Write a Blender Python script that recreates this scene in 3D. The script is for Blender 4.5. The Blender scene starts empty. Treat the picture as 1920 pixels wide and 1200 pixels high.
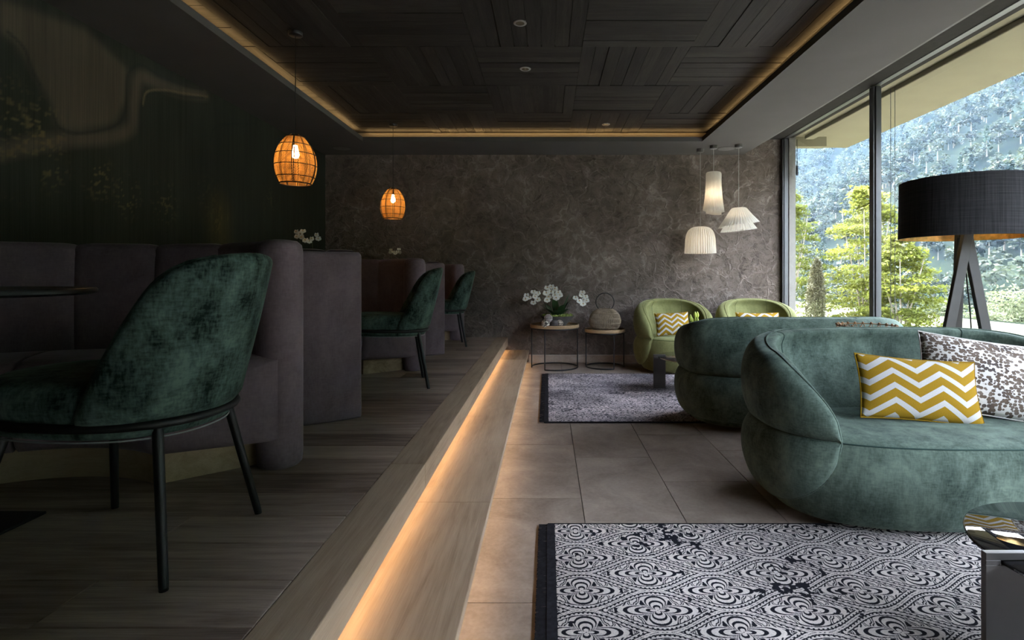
import bpy, bmesh, math, random
import numpy as np
from math import sin, cos, pi, radians as R, sqrt
from mathutils import Vector, Matrix

random.seed(7)
rng = np.random.default_rng(11)
SC = bpy.context.scene
COL = SC.collection

# ------------------------------------------------------------------ camera
F = 1000.0                      # focal length in pixels of the 1920 wide frame
CX, CY, CZ = 1027.0, 518.0, 1.12
cam = bpy.data.cameras.new('camera')
cam.sensor_width = 36
cam.lens = 36 * F / 1920
cam.shift_x = (960 - CX) / 1920
cam.shift_y = (CY - 600) / 1920
cam.clip_start, cam.clip_end = 0.05, 4000
camo = bpy.data.objects.new('camera', cam)
COL.objects.link(camo)
camo.location = (0, 0, CZ)
camo.rotation_euler = (R(90), 0, 0)
SC.camera = camo

# ------------------------------------------------------------------ world, sun, exposure
SKY_STRENGTH, SUN_STRENGTH, EXPOSURE = 1.05, 2.6, 3.2
W = bpy.data.worlds.new('sky')
SC.world = W
W.use_nodes = True
wn, wl = W.node_tree.nodes, W.node_tree.links
wn.clear()
sky = wn.new('ShaderNodeTexSky')
sky.sky_type = 'NISHITA'
sky.sun_disc = False
sky.sun_elevation = R(50)
sky.sun_rotation = R(-15)
sky.air_density, sky.dust_density, sky.ozone_density = 1.0, 2.0, 1.0
bg = wn.new('ShaderNodeBackground')
bg.inputs['Strength'].default_value = SKY_STRENGTH
wo = wn.new('ShaderNodeOutputWorld')
hs = wn.new('ShaderNodeHueSaturation')      # thin cloud veil: a paler, less blue sky
hs.inputs['Saturation'].default_value = .42
wl.new(sky.outputs[0], hs.inputs['Color'])
wl.new(hs.outputs[0], bg.inputs[0])
wl.new(bg.outputs[0], wo.inputs[0])
sun = bpy.data.lights.new('sun', 'SUN')
sun.energy = SUN_STRENGTH
sun.angle = R(1.0)
sun.color = (1, 0.96, 0.93)
suno = bpy.data.objects.new('sun', sun)
COL.objects.link(suno)
suno.location = (-20, -5, 40)
suno.rotation_euler = Vector((0.16, -0.58, -0.80)).to_track_quat('-Z', 'Y').to_euler()
vs = SC.view_settings
vs.view_transform = 'Standard'
vs.look = 'None'
vs.exposure = EXPOSURE
vs.gamma = 1
vs.use_curve_mapping = False
cy = SC.cycles
cy.max_bounces = 10
cy.diffuse_bounces = 5
cy.transparent_max_bounces = 16
cy.volume_bounces = 0
cy.use_denoising = True
cy.caustics_reflective = False
cy.caustics_refractive = False
cy.sample_clamp_indirect = 6.0

def light_area(name, loc, sx, sy, energy, color, direction, parent=None, spread=120):
    l = bpy.data.lights.new(name, 'AREA')
    l.shape = 'RECTANGLE'
    l.size, l.size_y = sx, sy
    l.energy, l.color = energy, color
    l.spread = R(spread)
    o = bpy.data.objects.new(name, l)
    COL.objects.link(o)
    o.location = loc
    o.rotation_euler = direction
    if parent: o.parent = parent
    return o

WARM = (1.0, 0.63, 0.28)

# ------------------------------------------------------------------ helpers
def P(px, py, Y):
    return Vector(((px - CX) * Y / F, Y, CZ - (py - CY) * Y / F))

def mesh_np(name, V, Fa, smooth=True, recalc=True):
    me = bpy.data.meshes.new(name)
    if isinstance(V, np.ndarray): V = V.tolist()
    me.from_pydata([tuple(v) for v in V], [], [tuple(f) for f in Fa])
    if recalc:
        bm = bmesh.new(); bm.from_mesh(me)
        bmesh.ops.recalc_face_normals(bm, faces=bm.faces)
        bm.to_mesh(me); bm.free()
    if smooth:
        me.polygons.foreach_set('use_smooth', [True] * len(me.polygons))
        me.set_sharp_from_angle(angle=R(48))
    me.update()
    return me

def quads_fast(name, V):
    """V: (n,4,3) array, one quad each."""
    n = len(V)
    me = bpy.data.meshes.new(name)
    me.vertices.add(n * 4)
    me.vertices.foreach_set('co', V.reshape(-1).astype(np.float32))
    me.loops.add(n * 4)
    me.loops.foreach_set('vertex_index', np.arange(n * 4, dtype=np.int32))
    me.polygons.add(n)
    me.polygons.foreach_set('loop_start', np.arange(0, n * 4, 4, dtype=np.int32))
    me.polygons.foreach_set('loop_total', np.full(n, 4, dtype=np.int32))
    me.update()
    return me

def link(name, me, mat=None, parent=None, loc=(0, 0, 0), rot=(0, 0, 0)):
    o = bpy.data.objects.new(name, me)
    COL.objects.link(o)
    if mat is not None:
        if len(me.materials) == 0: me.materials.append(mat)
    o.location = loc
    o.rotation_euler = rot
    if parent is not None: o.parent = parent
    return o

class G:
    """collects geometry for one mesh"""
    def __init__(s): s.V = []; s.F = []
    def add(s, V, Fa):
        b = len(s.V)
        s.V += [tuple(v) for v in V]
        s.F += [tuple(i + b for i in f) for f in Fa]
        return s
    def box(s, x0, x1, y0, y1, z0, z1):
        V = [(x, y, z) for z in (z0, z1) for y in (y0, y1) for x in (x0, x1)]
        return s.add(V, [(0, 2, 3, 1), (4, 5, 7, 6), (0, 1, 5, 4), (2, 6, 7, 3), (0, 4, 6, 2), (1, 3, 7, 5)])
    def tube(s, pts, r, seg=8, closed=False, caps=True):
        pts = [Vector(p) for p in pts]
        n = len(pts)
        rr = r if isinstance(r, (list, tuple)) else [r] * n
        V, Fa = [], []
        up = None
        for i, p in enumerate(pts):
            if closed: t = pts[(i + 1) % n] - pts[i - 1]
            else: t = pts[min(i + 1, n - 1)] - pts[max(i - 1, 0)]
            t.normalize()
            if up is None:
                up = Vector((0, 0, 1)) if abs(t.z) < .9 else Vector((1, 0, 0))
            a = t.cross(up)
            if a.length < 1e-5: a = t.cross(Vector((0.3, 1, .1)))
            a.normalize()
            b = a.cross(t).normalized(); up = b
            for k in range(seg):
                w = 2 * pi * k / seg
                V.append(p + (a * cos(w) + b * sin(w)) * rr[i])
        m = n if closed else n - 1
        for i in range(m):
            for k in range(seg):
                j = (i + 1) % n
                Fa.append((i * seg + k, i * seg + (k + 1) % seg, j * seg + (k + 1) % seg, j * seg + k))
        if caps and not closed:
            Fa.append(tuple(range(seg))[::-1]); Fa.append(tuple((n - 1) * seg + k for k in range(seg)))
        return s.add(V, Fa)
    def lathe(s, prof, seg=32, c=(0, 0, 0), a0=0.0, a1=2 * pi):
        full = abs(a1 - a0 - 2 * pi) < 1e-6
        m = seg if full else seg + 1
        V, Fa = [], []
        for (r, z) in prof:
            for k in range(m):
                w = a0 + (a1 - a0) * k / seg
                V.append((c[0] + r * cos(w), c[1] + r * sin(w), c[2] + z))
        for i in range(len(prof) - 1):
            for k in range(seg):
                k2 = (k + 1) % m
                Fa.append((i * m + k, i * m + k2, (i + 1) * m + k2, (i + 1) * m + k))
        return s.add(V, Fa)
    def grid(s, nu, nv, fn, wrap_u=False):
        V = [fn(i / (nu - (0 if wrap_u else 1)), j / (nv - 1)) for j in range(nv) for i in range(nu)]
        Fa = []
        for j in range(nv - 1):
            for i in range(nu if wrap_u else nu - 1):
                i2 = (i + 1) % nu
                Fa.append((j * nu + i, j * nu + i2, (j + 1) * nu + i2, (j + 1) * nu + i))
        return s.add(V, Fa)
    def sphere(s, c, r, nu=16, nv=10, sq=(1, 1, 1)):
        def fn(u, v):
            th, ph = 2 * pi * u, pi * v
            return (c[0] + r * sq[0] * sin(ph) * cos(th), c[1] + r * sq[1] * sin(ph) * sin(th), c[2] + r * sq[2] * cos(ph))
        return s.grid(nu, nv, fn, True)
    def mesh(s, name, smooth=True, recalc=True): return mesh_np(name, s.V, s.F, smooth, recalc)
    def obj(s, name, mat, parent=None, smooth=True, loc=(0, 0, 0), rot=(0, 0, 0), bevel=0, bseg=2, recalc=True):
        o = link(name, s.mesh(name, smooth, recalc), mat, parent, loc, rot)
        if bevel:
            b = o.modifiers.new('bevel', 'BEVEL'); b.width = bevel; b.segments = bseg; b.limit_method = 'ANGLE'; b.angle_limit = R(40)
            b.harden_normals = False
        return o

def thing(name, label, cat, loc=(0, 0, 0), rz=0.0, group=None):
    o = bpy.data.objects.new(name, None)
    o.empty_display_size = .1
    COL.objects.link(o)
    o.location = loc; o.rotation_euler = (0, 0, rz)
    return tag(o, label, cat, group)

def tag(o, label, cat, group=None, kind=None):
    if label: o['label'] = label
    if cat: o['category'] = cat
    if group: o['group'] = group
    if kind: o['kind'] = kind
    return o

def struct(o, label=None, cat=None):
    o['kind'] = 'structure'
    if label: o['label'] = label
    if cat: o['category'] = cat
    return o

def copy_tree(o, parent=None):
    c = o.copy(); COL.objects.link(c)
    if parent is not None: c.parent = parent
    for ch in list(KIDS.get(o.name, ())): copy_tree(ch, c)
    return c
KIDS = {}
def index_kids(o):
    KIDS[o.name] = [c for c in bpy.data.objects if c.parent == o]
    for c in KIDS[o.name]: index_kids(c)

def clone(o, loc, rz, label, group=None):
    index_kids(o)
    c = copy_tree(o)
    c.location = loc; c.rotation_euler = (0, 0, rz)
    c['label'] = label
    if group: c['group'] = group
    return c

# ------------------------------------------------------------------ materials
class M:
    def __init__(s, name):
        s.m = bpy.data.materials.new(name); s.m.use_nodes = True
        s.t = s.m.node_tree; s.n = s.t.nodes; s.l = s.t.links
        s.b = s.n['Principled BSDF']; s.out = s.n['Material Output']
    def node(s, typ, **kw):
        n = s.n.new(typ)
        for k, v in kw.items():
            if k in n.inputs: n.inputs[k].default_value = v
            else: setattr(n, k, v)
        return n
    def set(s, **kw):
        for k, v in kw.items():
            k = k.replace('_', ' ')
            if k in s.b.inputs:
                s.b.inputs[k].default_value = (*v, 1) if isinstance(v, tuple) and len(v) == 3 else v
        return s
    def link(s, a, b): s.l.new(a, b)
    def ramp(s, stops, fac, interp='LINEAR'):
        r = s.node('ShaderNodeValToRGB'); e = r.color_ramp; e.interpolation = interp
        while len(e.elements) < len(stops): e.elements.new(.5)
        for el, (p, c) in zip(e.elements, stops):
            el.position = p; el.color = (*c, 1) if len(c) == 3 else c
        s.link(fac, r.inputs[0]); return r.outputs[0]
    def coord(s, which='Object', scale=(1, 1, 1), loc=(0, 0, 0), rot=(0, 0, 0), rand=0):
        tc = s.node('ShaderNodeTexCoord'); mp = s.node('ShaderNodeMapping')
        mp.inputs['Scale'].default_value = scale; mp.inputs['Location'].default_value = loc; mp.inputs['Rotation'].default_value = rot
        v = tc.outputs[which]
        if rand:
            oi = s.node('ShaderNodeObjectInfo'); mu = s.node('ShaderNodeVectorMath', operation='SCALE')
            cx = s.node('ShaderNodeCombineXYZ')
            s.link(oi.outputs['Random'], cx.inputs[0]); s.link(oi.outputs['Random'], cx.inputs[1]); s.link(oi.outputs['Random'], cx.inputs[2])
            s.link(cx.outputs[0], mu.inputs[0]); mu.inputs['Scale'].default_value = rand
            ad = s.node('ShaderNodeVectorMath', operation='ADD')
            s.link(v, ad.inputs[0]); s.link(mu.outputs[0], ad.inputs[1]); v = ad.outputs[0]
        s.link(v, mp.inputs[0]); return mp.outputs[0]
    def noise(s, vec, scale=5, detail=4, rough=.55, dist=0):
        n = s.node('ShaderNodeTexNoise'); s.link(vec, n.inputs['Vector'])
        n.inputs['Scale'].default_value = scale; n.inputs['Detail'].default_value = detail
        n.inputs['Roughness'].default_value = rough; n.inputs['Distortion'].default_value = dist
        return n
    def math(s, op, a, b=None, clamp=False):
        n = s.node('ShaderNodeMath', operation=op); n.use_clamp = clamp
        for i, v in enumerate((a, b)):
            if v is None: continue
            if isinstance(v, (int, float)): n.inputs[i].default_value = v
            else: s.link(v, n.inputs[i])
        return n.outputs[0]
    def mix(s, fac, a, b, mode='MIX'):
        n = s.node('ShaderNodeMix', data_type='RGBA', blend_type=mode)
        for i, v in ((0, fac), (6, a), (7, b)):
            if isinstance(v, (int, float)): n.inputs[i].default_value = v
            elif isinstance(v, tuple): n.inputs[i].default_value = (*v, 1)
            else: s.link(v, n.inputs[i])
        return n.outputs[2]
    def bump(s, h, strength=.3, dist=.01):
        b = s.node('ShaderNodeBump'); b.inputs['Strength'].default_value = strength; b.inputs['Distance'].default_value = dist
        s.link(h, b.inputs['Height']); s.link(b.outputs[0], s.b.inputs['Normal']); return b

def plain(name, col, rough=.6, metal=0.0, spec=.5, var=.12, vscale=20, **kw):
    m = M(name); m.set(Roughness=rough, Metallic=metal, **kw)
    m.b.inputs['Specular IOR Level'].default_value = spec
    n = m.noise(m.coord(), vscale, 3)
    c = m.ramp([(.3, tuple(c * (1 - var) for c in col)), (.7, tuple(min(1, c * (1 + var)) for c in col))], n.outputs[0])
    m.link(c, m.b.inputs['Base Color'])
    return m.m

def velvet(name, lo, hi, scale=6, sheen=.35, tint=None, mott=(.38, .62), stretch=(1, 1, .6)):
    m = M(name); m.set(Roughness=.85)
    m.b.inputs['Specular IOR Level'].default_value = .1
    co = m.coord('Object', stretch)
    n1 = m.noise(co, scale, 6, .68, .35)
    n2 = m.noise(m.coord('Object', (1, 1, .25)), 160, 2, .5)
    n3 = m.noise(m.coord('Object', (.25, .25, 1)), 160, 2, .5)
    f = m.math('ADD', m.math('MULTIPLY', n1.outputs[0], .66), m.math('MULTIPLY', m.math('ADD', n2.outputs[0], n3.outputs[0]), .17))
    c = m.ramp([(mott[0], lo), ((mott[0] + mott[1]) / 2, tuple((a + b) / 2 for a, b in zip(lo, hi))), (mott[1], hi)], f)
    m.link(c, m.b.inputs['Base Color'])
    m.b.inputs['Sheen Weight'].default_value = sheen
    m.b.inputs['Sheen Roughness'].default_value = .35
    m.b.inputs['Sheen Tint'].default_value = (*(tint or tuple(min(1, x * 3) for x in hi)), 1)
    m.bump(m.math('ADD', n2.outputs[0], n3.outputs[0]), .15, .002)
    return m.m

def wood(name, cols, along='x', rough=.55, gscale=2.2, bumpy=.25, rand=37, spec=.35, saw=0.0):
    m = M(name); m.set(Roughness=rough); m.b.inputs['Specular IOR Level'].default_value = spec
    st = {'x': (1, 14, 14), 'y': (14, 1, 14), 'z': (14, 14, 1)}[along]
    n1 = m.noise(m.coord('Object', st, rand=rand), gscale, 7, .62, .9)
    st2 = tuple(1.3 if v == 1 else 2.6 for v in st)
    n2 = m.noise(m.coord('Object', st2, rand=rand), 1.2, 4, .6, .4)
    fine = m.noise(m.coord('Object', tuple(4 if v == 1 else 130 for v in st), rand=rand), 2, 2, .5)
    f = m.math('ADD', m.math('ADD', m.math('MULTIPLY', n1.outputs[0], .5), m.math('MULTIPLY', n2.outputs[0], .35)), m.math('MULTIPLY', fine.outputs[0], .18))
    oi = m.node('ShaderNodeObjectInfo')
    f = m.math('ADD', f, m.math('MULTIPLY', m.math('SUBTRACT', oi.outputs['Random'], .5), .19))
    c = m.ramp([(.36, cols[0]), (.5, cols[1]), (.66, cols[2])], f)
    m.link(c, m.b.inputs['Base Color'])
    h = m.math('ADD', n1.outputs[0], m.math('MULTIPLY', fine.outputs[0], .6))
    if saw:
        w = m.node('ShaderNodeTexWave', wave_type='BANDS', bands_direction='X')
        m.link(m.coord('Object', (1, .35, 1), rot=(0, 0, R(12)), rand=rand), w.inputs['Vector'])
        w.inputs['Scale'].default_value = 28; w.inputs['Distortion'].default_value = 1.5
        h = m.math('ADD', h, m.math('MULTIPLY', w.outputs[0], saw))
    m.bump(h, bumpy, .004)
    return m.m

# --- the materials of the place
GREEN = velvet('dark_green_velvet', (.014, .027, .022), (.135, .182, .148), 8, .2, (.62, .75, .68), (.33, .66))
CHAIRG = velvet('crushed_green_velvet', (.007, .015, .0125), (.112, .170, .148), 10, .25, (.55, .72, .63), (.40, .62))
OLIVE = velvet('olive_green_velvet', (.13, .135, .055), (.23, .235, .10), 4, .4, (.8, .85, .5))
TAUPE = velvet('taupe_velvet', (.115, .083, .094), (.265, .198, .226), 5, .35, (.8, .7, .72), (.3, .7))
GREENSEAM = plain('green_piping', (.02, .045, .038), .8, spec=.2)
OLIVESEAM = plain('olive_piping', (.10, .115, .05), .8, spec=.2)
BLACKM = plain('black_powder_coated_metal', (.007, .007, .008), .45, 0, .4, vscale=60)
DARKM = plain('bronze_grey_metal', (.075, .070, .066), .42, .55, .5, .08, 9)
FLOORW = wood('smoked_oak_planks', [(.16, .108, .084), (.34, .25, .20), (.54, .42, .345)], 'x', .5, 2.0, .3, saw=.12)
STEPW = wood('oak_step_boards', [(.26, .178, .115), (.42, .305, .208), (.53, .405, .29)], 'y', .55, 1.6, .25)
PLINTHW = wood('oak_plinth', [(.24, .16, .095), (.42, .30, .19), (.54, .40, .27)], 'x', .6, 1.4, .2)
CEILW = wood('weathered_ceiling_planks', [(.010, .0085, .0075), (.019, .0165, .0145), (.034, .030, .026)], 'x', .75, 2.0, .5, spec=.2)
TRAYW = wood('light_tray_wood', [(.20, .13, .07), (.34, .23, .13), (.42, .30, .18)], 'x', .55, 3, .15)
CEILP = plain('grey_ceiling_paint', (.078, .074, .069), .9, 0, .2, .04, 3)
GAP = plain('dark_joint', (.02, .018, .016), .9, 0, .1)
GROUT = plain('floor_grout', (.13, .115, .10), .9, 0, .1)
WFRAME = plain('dark_window_aluminium', (.045, .047, .05), .4, .5, .5, .05)
WOUT = plain('outer_grey_aluminium', (.12, .115, .105), .5, .2, .4, .05)
EAVE = plain('beige_eave_render', (.155, .142, .088), .9, 0, .2, .05, 2)
WHITEM = plain('white_line', (.5, .47, .43), .6)

def tile_mat():
    m = M('brown_grey_stone_tile'); m.set(Roughness=.5); m.b.inputs['Specular IOR Level'].default_value = .35
    n1 = m.noise(m.coord('Object', (1, 1, 1), rand=23), 3.2, 8, .66, .5)
    n2 = m.noise(m.coord('Object', (1, 1, 1), rand=23), 60, 4, .6)
    f = m.math('ADD', m.math('MULTIPLY', n1.outputs[0], .78), m.math('MULTIPLY', n2.outputs[0], .22))
    oi = m.node('ShaderNodeObjectInfo')
    f = m.math('ADD', f, m.math('MULTIPLY', m.math('SUBTRACT', oi.outputs['Random'], .5), .05))
    m.link(m.ramp([(.34, (.205, .158, .127)), (.5, (.315, .250, .205)), (.68, (.44, .36, .30))], f), m.b.inputs['Base Color'])
    m.bump(m.math('ADD', n1.outputs[0], m.math('MULTIPLY', n2.outputs[0], .3)), .25, .004)
    return m.m
TILE = tile_mat()

def plaster_mat():
    m = M('trowelled_taupe_plaster'); m.set(Roughness=.62); m.b.inputs['Specular IOR Level'].default_value = .35
    co = m.coord('Object')
    nd = m.noise(co, 2.2, 4, .6)
    dv = m.node('ShaderNodeVectorMath', operation='SCALE'); m.link(nd.outputs['Color'], dv.inputs[0]); dv.inputs['Scale'].default_value = .55
    ad = m.node('ShaderNodeVectorMath', operation='ADD'); m.link(co, ad.inputs[0]); m.link(dv.outputs[0], ad.inputs[1])
    v1 = m.node('ShaderNodeTexVoronoi', feature='DISTANCE_TO_EDGE'); m.link(ad.outputs[0], v1.inputs['Vector']); v1.inputs['Scale'].default_value = 4.2
    v2 = m.node('ShaderNodeTexVoronoi', feature='F1'); m.link(ad.outputs[0], v2.inputs['Vector']); v2.inputs['Scale'].default_value = 9
    n3 = m.noise(ad.outputs[0], 7, 9, .68, 1.6)
    ridge = m.math('ABSOLUTE', m.math('SUBTRACT', n3.outputs[0], .5))
    rg = m.math('SUBTRACT', 1.0, m.math('MULTIPLY', ridge, 7.0), True)
    e1 = m.math('SUBTRACT', 1.0, m.math('MULTIPLY', v1.outputs['Distance'], 14.0), True)
    h = m.math('ADD', m.math('MULTIPLY', rg, .6), m.math('MULTIPLY', e1, .5))
    h = m.math('ADD', h, m.math('MULTIPLY', v2.outputs['Distance'], .9))
    nf = m.noise(co, 70, 4, .7)
    h = m.math('ADD', h, m.math('MULTIPLY', nf.outputs[0], .35))
    nb = m.noise(co, 1.3, 5, .6)
    f = m.math('ADD', m.math('MULTIPLY', nb.outputs[0], .55), m.math('MULTIPLY', h, .20))  # relief mixed into the colour: ridges painted lighter, as grazing light would catch them
    m.link(m.ramp([(.34, (.125, .096, .078)), (.56, (.265, .214, .182)), (.80, (.56, .48, .43))], f), m.b.inputs['Base Color'])
    m.bump(h, 1.0, .035)
    return m.m
PLASTER = plaster_mat()

def glass_mat(name, tint=(1, 1, 1), refl=1.0):
    m = M(name); m.n.remove(m.b)
    tr = m.node('ShaderNodeBsdfTransparent'); tr.inputs[0].default_value = (*tint, 1)
    gl = m.node('ShaderNodeBsdfGlossy'); gl.inputs['Roughness'].default_value = 0.0
    lw = m.node('ShaderNodeLayerWeight'); lw.inputs[0].default_value = .5
    fz = m.math('ADD', m.math('MULTIPLY', m.math('POWER', lw.outputs['Facing'], 5.0), .9), .04)
    mx = m.node('ShaderNodeMixShader')
    m.link(m.math('MULTIPLY', fz, refl, True), mx.inputs[0])
    m.link(tr.outputs[0], mx.inputs[1]); m.link(gl.outputs[0], mx.inputs[2]); m.link(mx.outputs[0], m.out.inputs[0])
    return m.m
PANE = glass_mat('window_glass', (.97, .985, .98), 1.5)

def tinted_glass():
    m = M('smoked_table_glass'); m.set(Base_Color=(.010, .010, .012), Roughness=.02)
    m.b.inputs['IOR'].default_value = 1.9
    n = m.noise(m.coord(), 4, 2)
    m.link(m.ramp([(.3, (.008, .008, .010)), (.7, (.014, .014, .016))], n.outputs[0]), m.b.inputs['Base Color'])
    return m.m
SMOKED = tinted_glass()

def emit(name, col, strength):
    m = M(name); m.set(Base_Color=col, Roughness=.4)
    m.b.inputs['Emission Color'].default_value = (*col, 1); m.b.inputs['Emission Strength'].default_value = strength
    return m.m
BULB = emit('warm_bulb', (1, .72, .38), 5)
BULBS = emit('soft_bulb', (1, .80, .55), 1.6)
LED = emit('warm_led_strip', WARM, .6)

def translucent(name, col, amount=.5, rough=.7, var=.1):
    m = M(name); m.set(Roughness=rough); m.b.inputs['Specular IOR Level'].default_value = .2
    n = m.noise(m.coord(), 30, 3)
    c = m.ramp([(.3, tuple(x * (1 - var) for x in col)), (.7, tuple(min(1, x * (1 + var)) for x in col))], n.outputs[0])
    m.link(c, m.b.inputs['Base Color'])
    t = m.node('ShaderNodeBsdfTranslucent'); m.link(c, t.inputs[0])
    mx = m.node('ShaderNodeMixShader'); mx.inputs[0].default_value = amount
    m.link(m.b.outputs[0], mx.inputs[1]); m.link(t.outputs[0], mx.inputs[2]); m.link(mx.outputs[0], m.out.inputs[0])
    return m.m
PLEAT = translucent('white_pleated_fabric', (.80, .79, .76), .45, .8, .03)
RATTAN = translucent('amber_rattan', (.40, .19, .045), .45, .6, .2)
PETAL = translucent('white_petal', (.86, .86, .82), .3, .6, .04)
LEAFD = plain('dark_orchid_leaf', (.022, .050, .016), .35, 0, .5, .25, 12)

# ------------------------------------------------------------------ the room
X_LEFT, X_WIN, Y_BACK, Y_REAR = -2.894, 3.06, 6.94, -2.6
Z_PLAT, Z_TREAD, Z_SOFFIT, Z_WOOD, Z_HEAD = .326, .163, 2.70, 2.85, 2.91

# lower floor: grout bed and separate stone tiles
floor = struct(G().box(-.62, 3.06, Y_REAR, Y_BACK, -.06, -.006).obj('floor', GROUT, smooth=False))
cols = [-.62, -.285, .170, .632, 1.095, 1.557, 2.02, 2.48, 2.945, 3.06]
offs = [0, 1.83, 2.442 - .86, 2.05, 2.57 - .86, 1.83, 1.60, 2.1, 1.7, 2.0]
def tile_at(x0, x1, y0, y1):
    g = .0022
    w, d = (x1 - x0) / 2 - g, (y1 - y0) / 2 - g
    o = G().box(-w, w, -d, d, -.012, 0).obj('tile', TILE, floor, False, ((x0 + x1) / 2, (y0 + y1) / 2, random.uniform(-.0006, .0)))
    return o
for i in range(1, len(cols) - 1):
    y = offs[i]
    while y > .2: y -= .86
    while y < Y_BACK - .03:
        y0, y1 = max(y, Y_REAR), min(y + .86, Y_BACK)
        if y1 > .9: tile_at(cols[i], cols[i + 1], y0, y1)
        y += .86
# raised platform with smoked oak planks running across it
platform = struct(G().box(X_LEFT, -.60, Y_REAR, Y_BACK, -.06, Z_PLAT - .012).obj('platform', GAP, smooth=False), 'raised wooden platform under the booths', 'platform')
rows = [1.018 - .187, 1.018, 1.205, 1.395, 1.588, 1.768, 1.960, 2.146, 2.32, 2.50]
while rows[-1] < Y_BACK - .05: rows.append(rows[-1] + .187)
rows[-1] = Y_BACK
while rows[0] > -.2: rows.insert(0, rows[0] - .187)
XB = -.667
for i in range(len(rows) - 1):
    y0, y1 = rows[i], rows[i + 1]
    j = -1.173 if abs(y0 - 1.205) < .01 else random.uniform(-2.6, -.95)
    for x0, x1 in ((X_LEFT, j), (j, XB)):
        cx, w = (x0 + x1) / 2, (x1 - x0) / 2 - .0012
        d = (y1 - y0) / 2 - .0012
        G().box(-w, w, -d, d, -.012, 0).obj('plank', FLOORW, platform, False, (cx, (y0 + y1) / 2, Z_PLAT + random.uniform(-.0008, .0)), bevel=.0015, bseg=1)
# nosing boards, tread boards, risers
trim1 = struct(G().box(-.66, -.575, Y_REAR, Y_BACK, 0, Z_PLAT - .04).obj('trim_1', STEPW, smooth=False), 'recessed riser of the platform step', 'step')
for y0, y1 in ((Y_REAR, 2.26), (2.26, 5.27), (5.27, Y_BACK)):
    o = G().box(-.0735, .0735, -(y1 - y0) / 2 + .001, (y1 - y0) / 2 - .001, -.106, 0).obj('board', STEPW, trim1, False, (-.5925, (y0 + y1) / 2, Z_PLAT), bevel=.003)
trim2 = struct(G().box(-.574, -.315, Y_REAR, Y_BACK, 0, Z_TREAD - .036).obj('trim_2', STEPW, smooth=False), 'lower step with glowing light strip beneath', 'step')
for y0, y1 in ((Y_REAR, 2.26), (2.26, 6.13), (6.13, Y_BACK)):
    G().box(-.165, .165, -(y1 - y0) / 2 + .001, (y1 - y0) / 2 - .001, -.034, 0).obj('board', STEPW, trim2, False, (-.408, (y0 + y1) / 2, Z_TREAD), bevel=.002)
ym, ly = (.4 + 6.9) / 2, 6.5
G().box(-.566, -.560, .4, 6.9, Z_PLAT - .118, Z_PLAT - .109).obj('light_strip', LED, trim1, False)
G().box(-.274, -.258, .4, 6.9, Z_TREAD - .039, Z_TREAD - .034).obj('light_strip', LED, trim2, False)
light_area('upper_step_led', (-.553, ym, Z_PLAT - .112), .012, ly, .20, WARM, (0, R(-42), 0))
light_area('lower_step_led', (-.266, ym, Z_TREAD - .040), .012, ly, .18, WARM, (0, R(-14), 0))

# back wall of trowelled plaster
struct(G().box(X_LEFT - .1, X_WIN + .1, Y_BACK, Y_BACK + .15, -.06, 3.1).obj('wall_back', PLASTER, smooth=False))
bb = struct(G().box(-.24, X_WIN - .02, Y_BACK - .012, Y_BACK, 0, .094).obj('baseboard_back', TILE, smooth=False))
G().box(-.24, X_WIN - .02, Y_BACK - .014, Y_BACK, .0945, .099).obj('edge_strip', WHITEM, bb, False)
struct(G().box(X_LEFT - .1, -.66, Y_REAR - .15, Y_REAR, -.06, 3.1).box(-.66, X_WIN + .1, Y_REAR - .15, Y_REAR, -.06, 3.1).obj('wall_rear', CEILP, smooth=False))

# left wall: printed mural, colours held per vertex of a fine grid
def to_wall(px, py):
    Y = -X_LEFT * F / (CX - px)
    return Y, CZ - (py - CY) * Y / F
def poly_dist(Yv, Zv, pts):
    d = np.full(Yv.shape, 9.0)
    for (y0, z0), (y1, z1) in zip(pts[:-1], pts[1:]):
        L2 = (y1 - y0) ** 2 + (z1 - z0) ** 2 + 1e-9
        t = np.clip(((Yv - y0) * (y1 - y0) + (Zv - z0) * (z1 - z0)) / L2, 0, 1)
        d = np.minimum(d, np.hypot(Yv - y0 - t * (y1 - y0), Zv - z0 - t * (z1 - z0)))
    return d
def smooth_pts(pts, n=8):
    out = []
    q = [pts[0]] + list(pts) + [pts[-1]]
    for i in range(1, len(q) - 2):
        for k in range(n):
            t = k / n
            out.append(tuple(.5 * (2 * q[i][a] + (q[i + 1][a] - q[i - 1][a]) * t + (2 * q[i - 1][a] - 5 * q[i][a] + 4 * q[i + 1][a] - q[i + 2][a]) * t * t
                       + (3 * q[i][a] - q[i - 1][a] - 3 * q[i + 1][a] + q[i + 2][a]) * t ** 3) for a in range(len(pts[0]))))
    out.append(tuple(pts[-1])); return out
def vnoise(Yv, Zv, s, seed):
    r = np.random.default_rng(seed); T = r.random((64, 64))
    a, b = Yv * s, Zv * s
    i, j = np.floor(a).astype(int), np.floor(b).astype(int)
    u, v = a - i, b - j
    u, v = u * u * (3 - 2 * u), v * v * (3 - 2 * v)
    g = lambda x, y: T[x % 64, y % 64]
    return (g(i, j) * (1 - u) + g(i + 1, j) * u) * (1 - v) + (g(i, j + 1) * (1 - u) + g(i + 1, j + 1) * u) * v
ys, zs = np.concatenate([np.linspace(Y_REAR, 1.2, 24), np.linspace(1.213, Y_BACK, 450)]), np.linspace(.2, 2.72, 200)
YY, ZZ = np.meshgrid(ys, zs)
base = np.stack([np.full(YY.shape, c) for c in (.013, .015, .011)], -1)
def blend(mask, col):
    global base
    base = base * (1 - mask[..., None]) + np.array(col) * mask[..., None]
light = [to_wall(*p) for p in ((0, 0), (60, 20), (160, 55), (240, 130), (236, 190), (215, 232), (130, 247), (105, 235), (95, 190), (70, 150), (30, 80), (0, 60))]
inside = np.zeros(YY.shape, bool)
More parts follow.
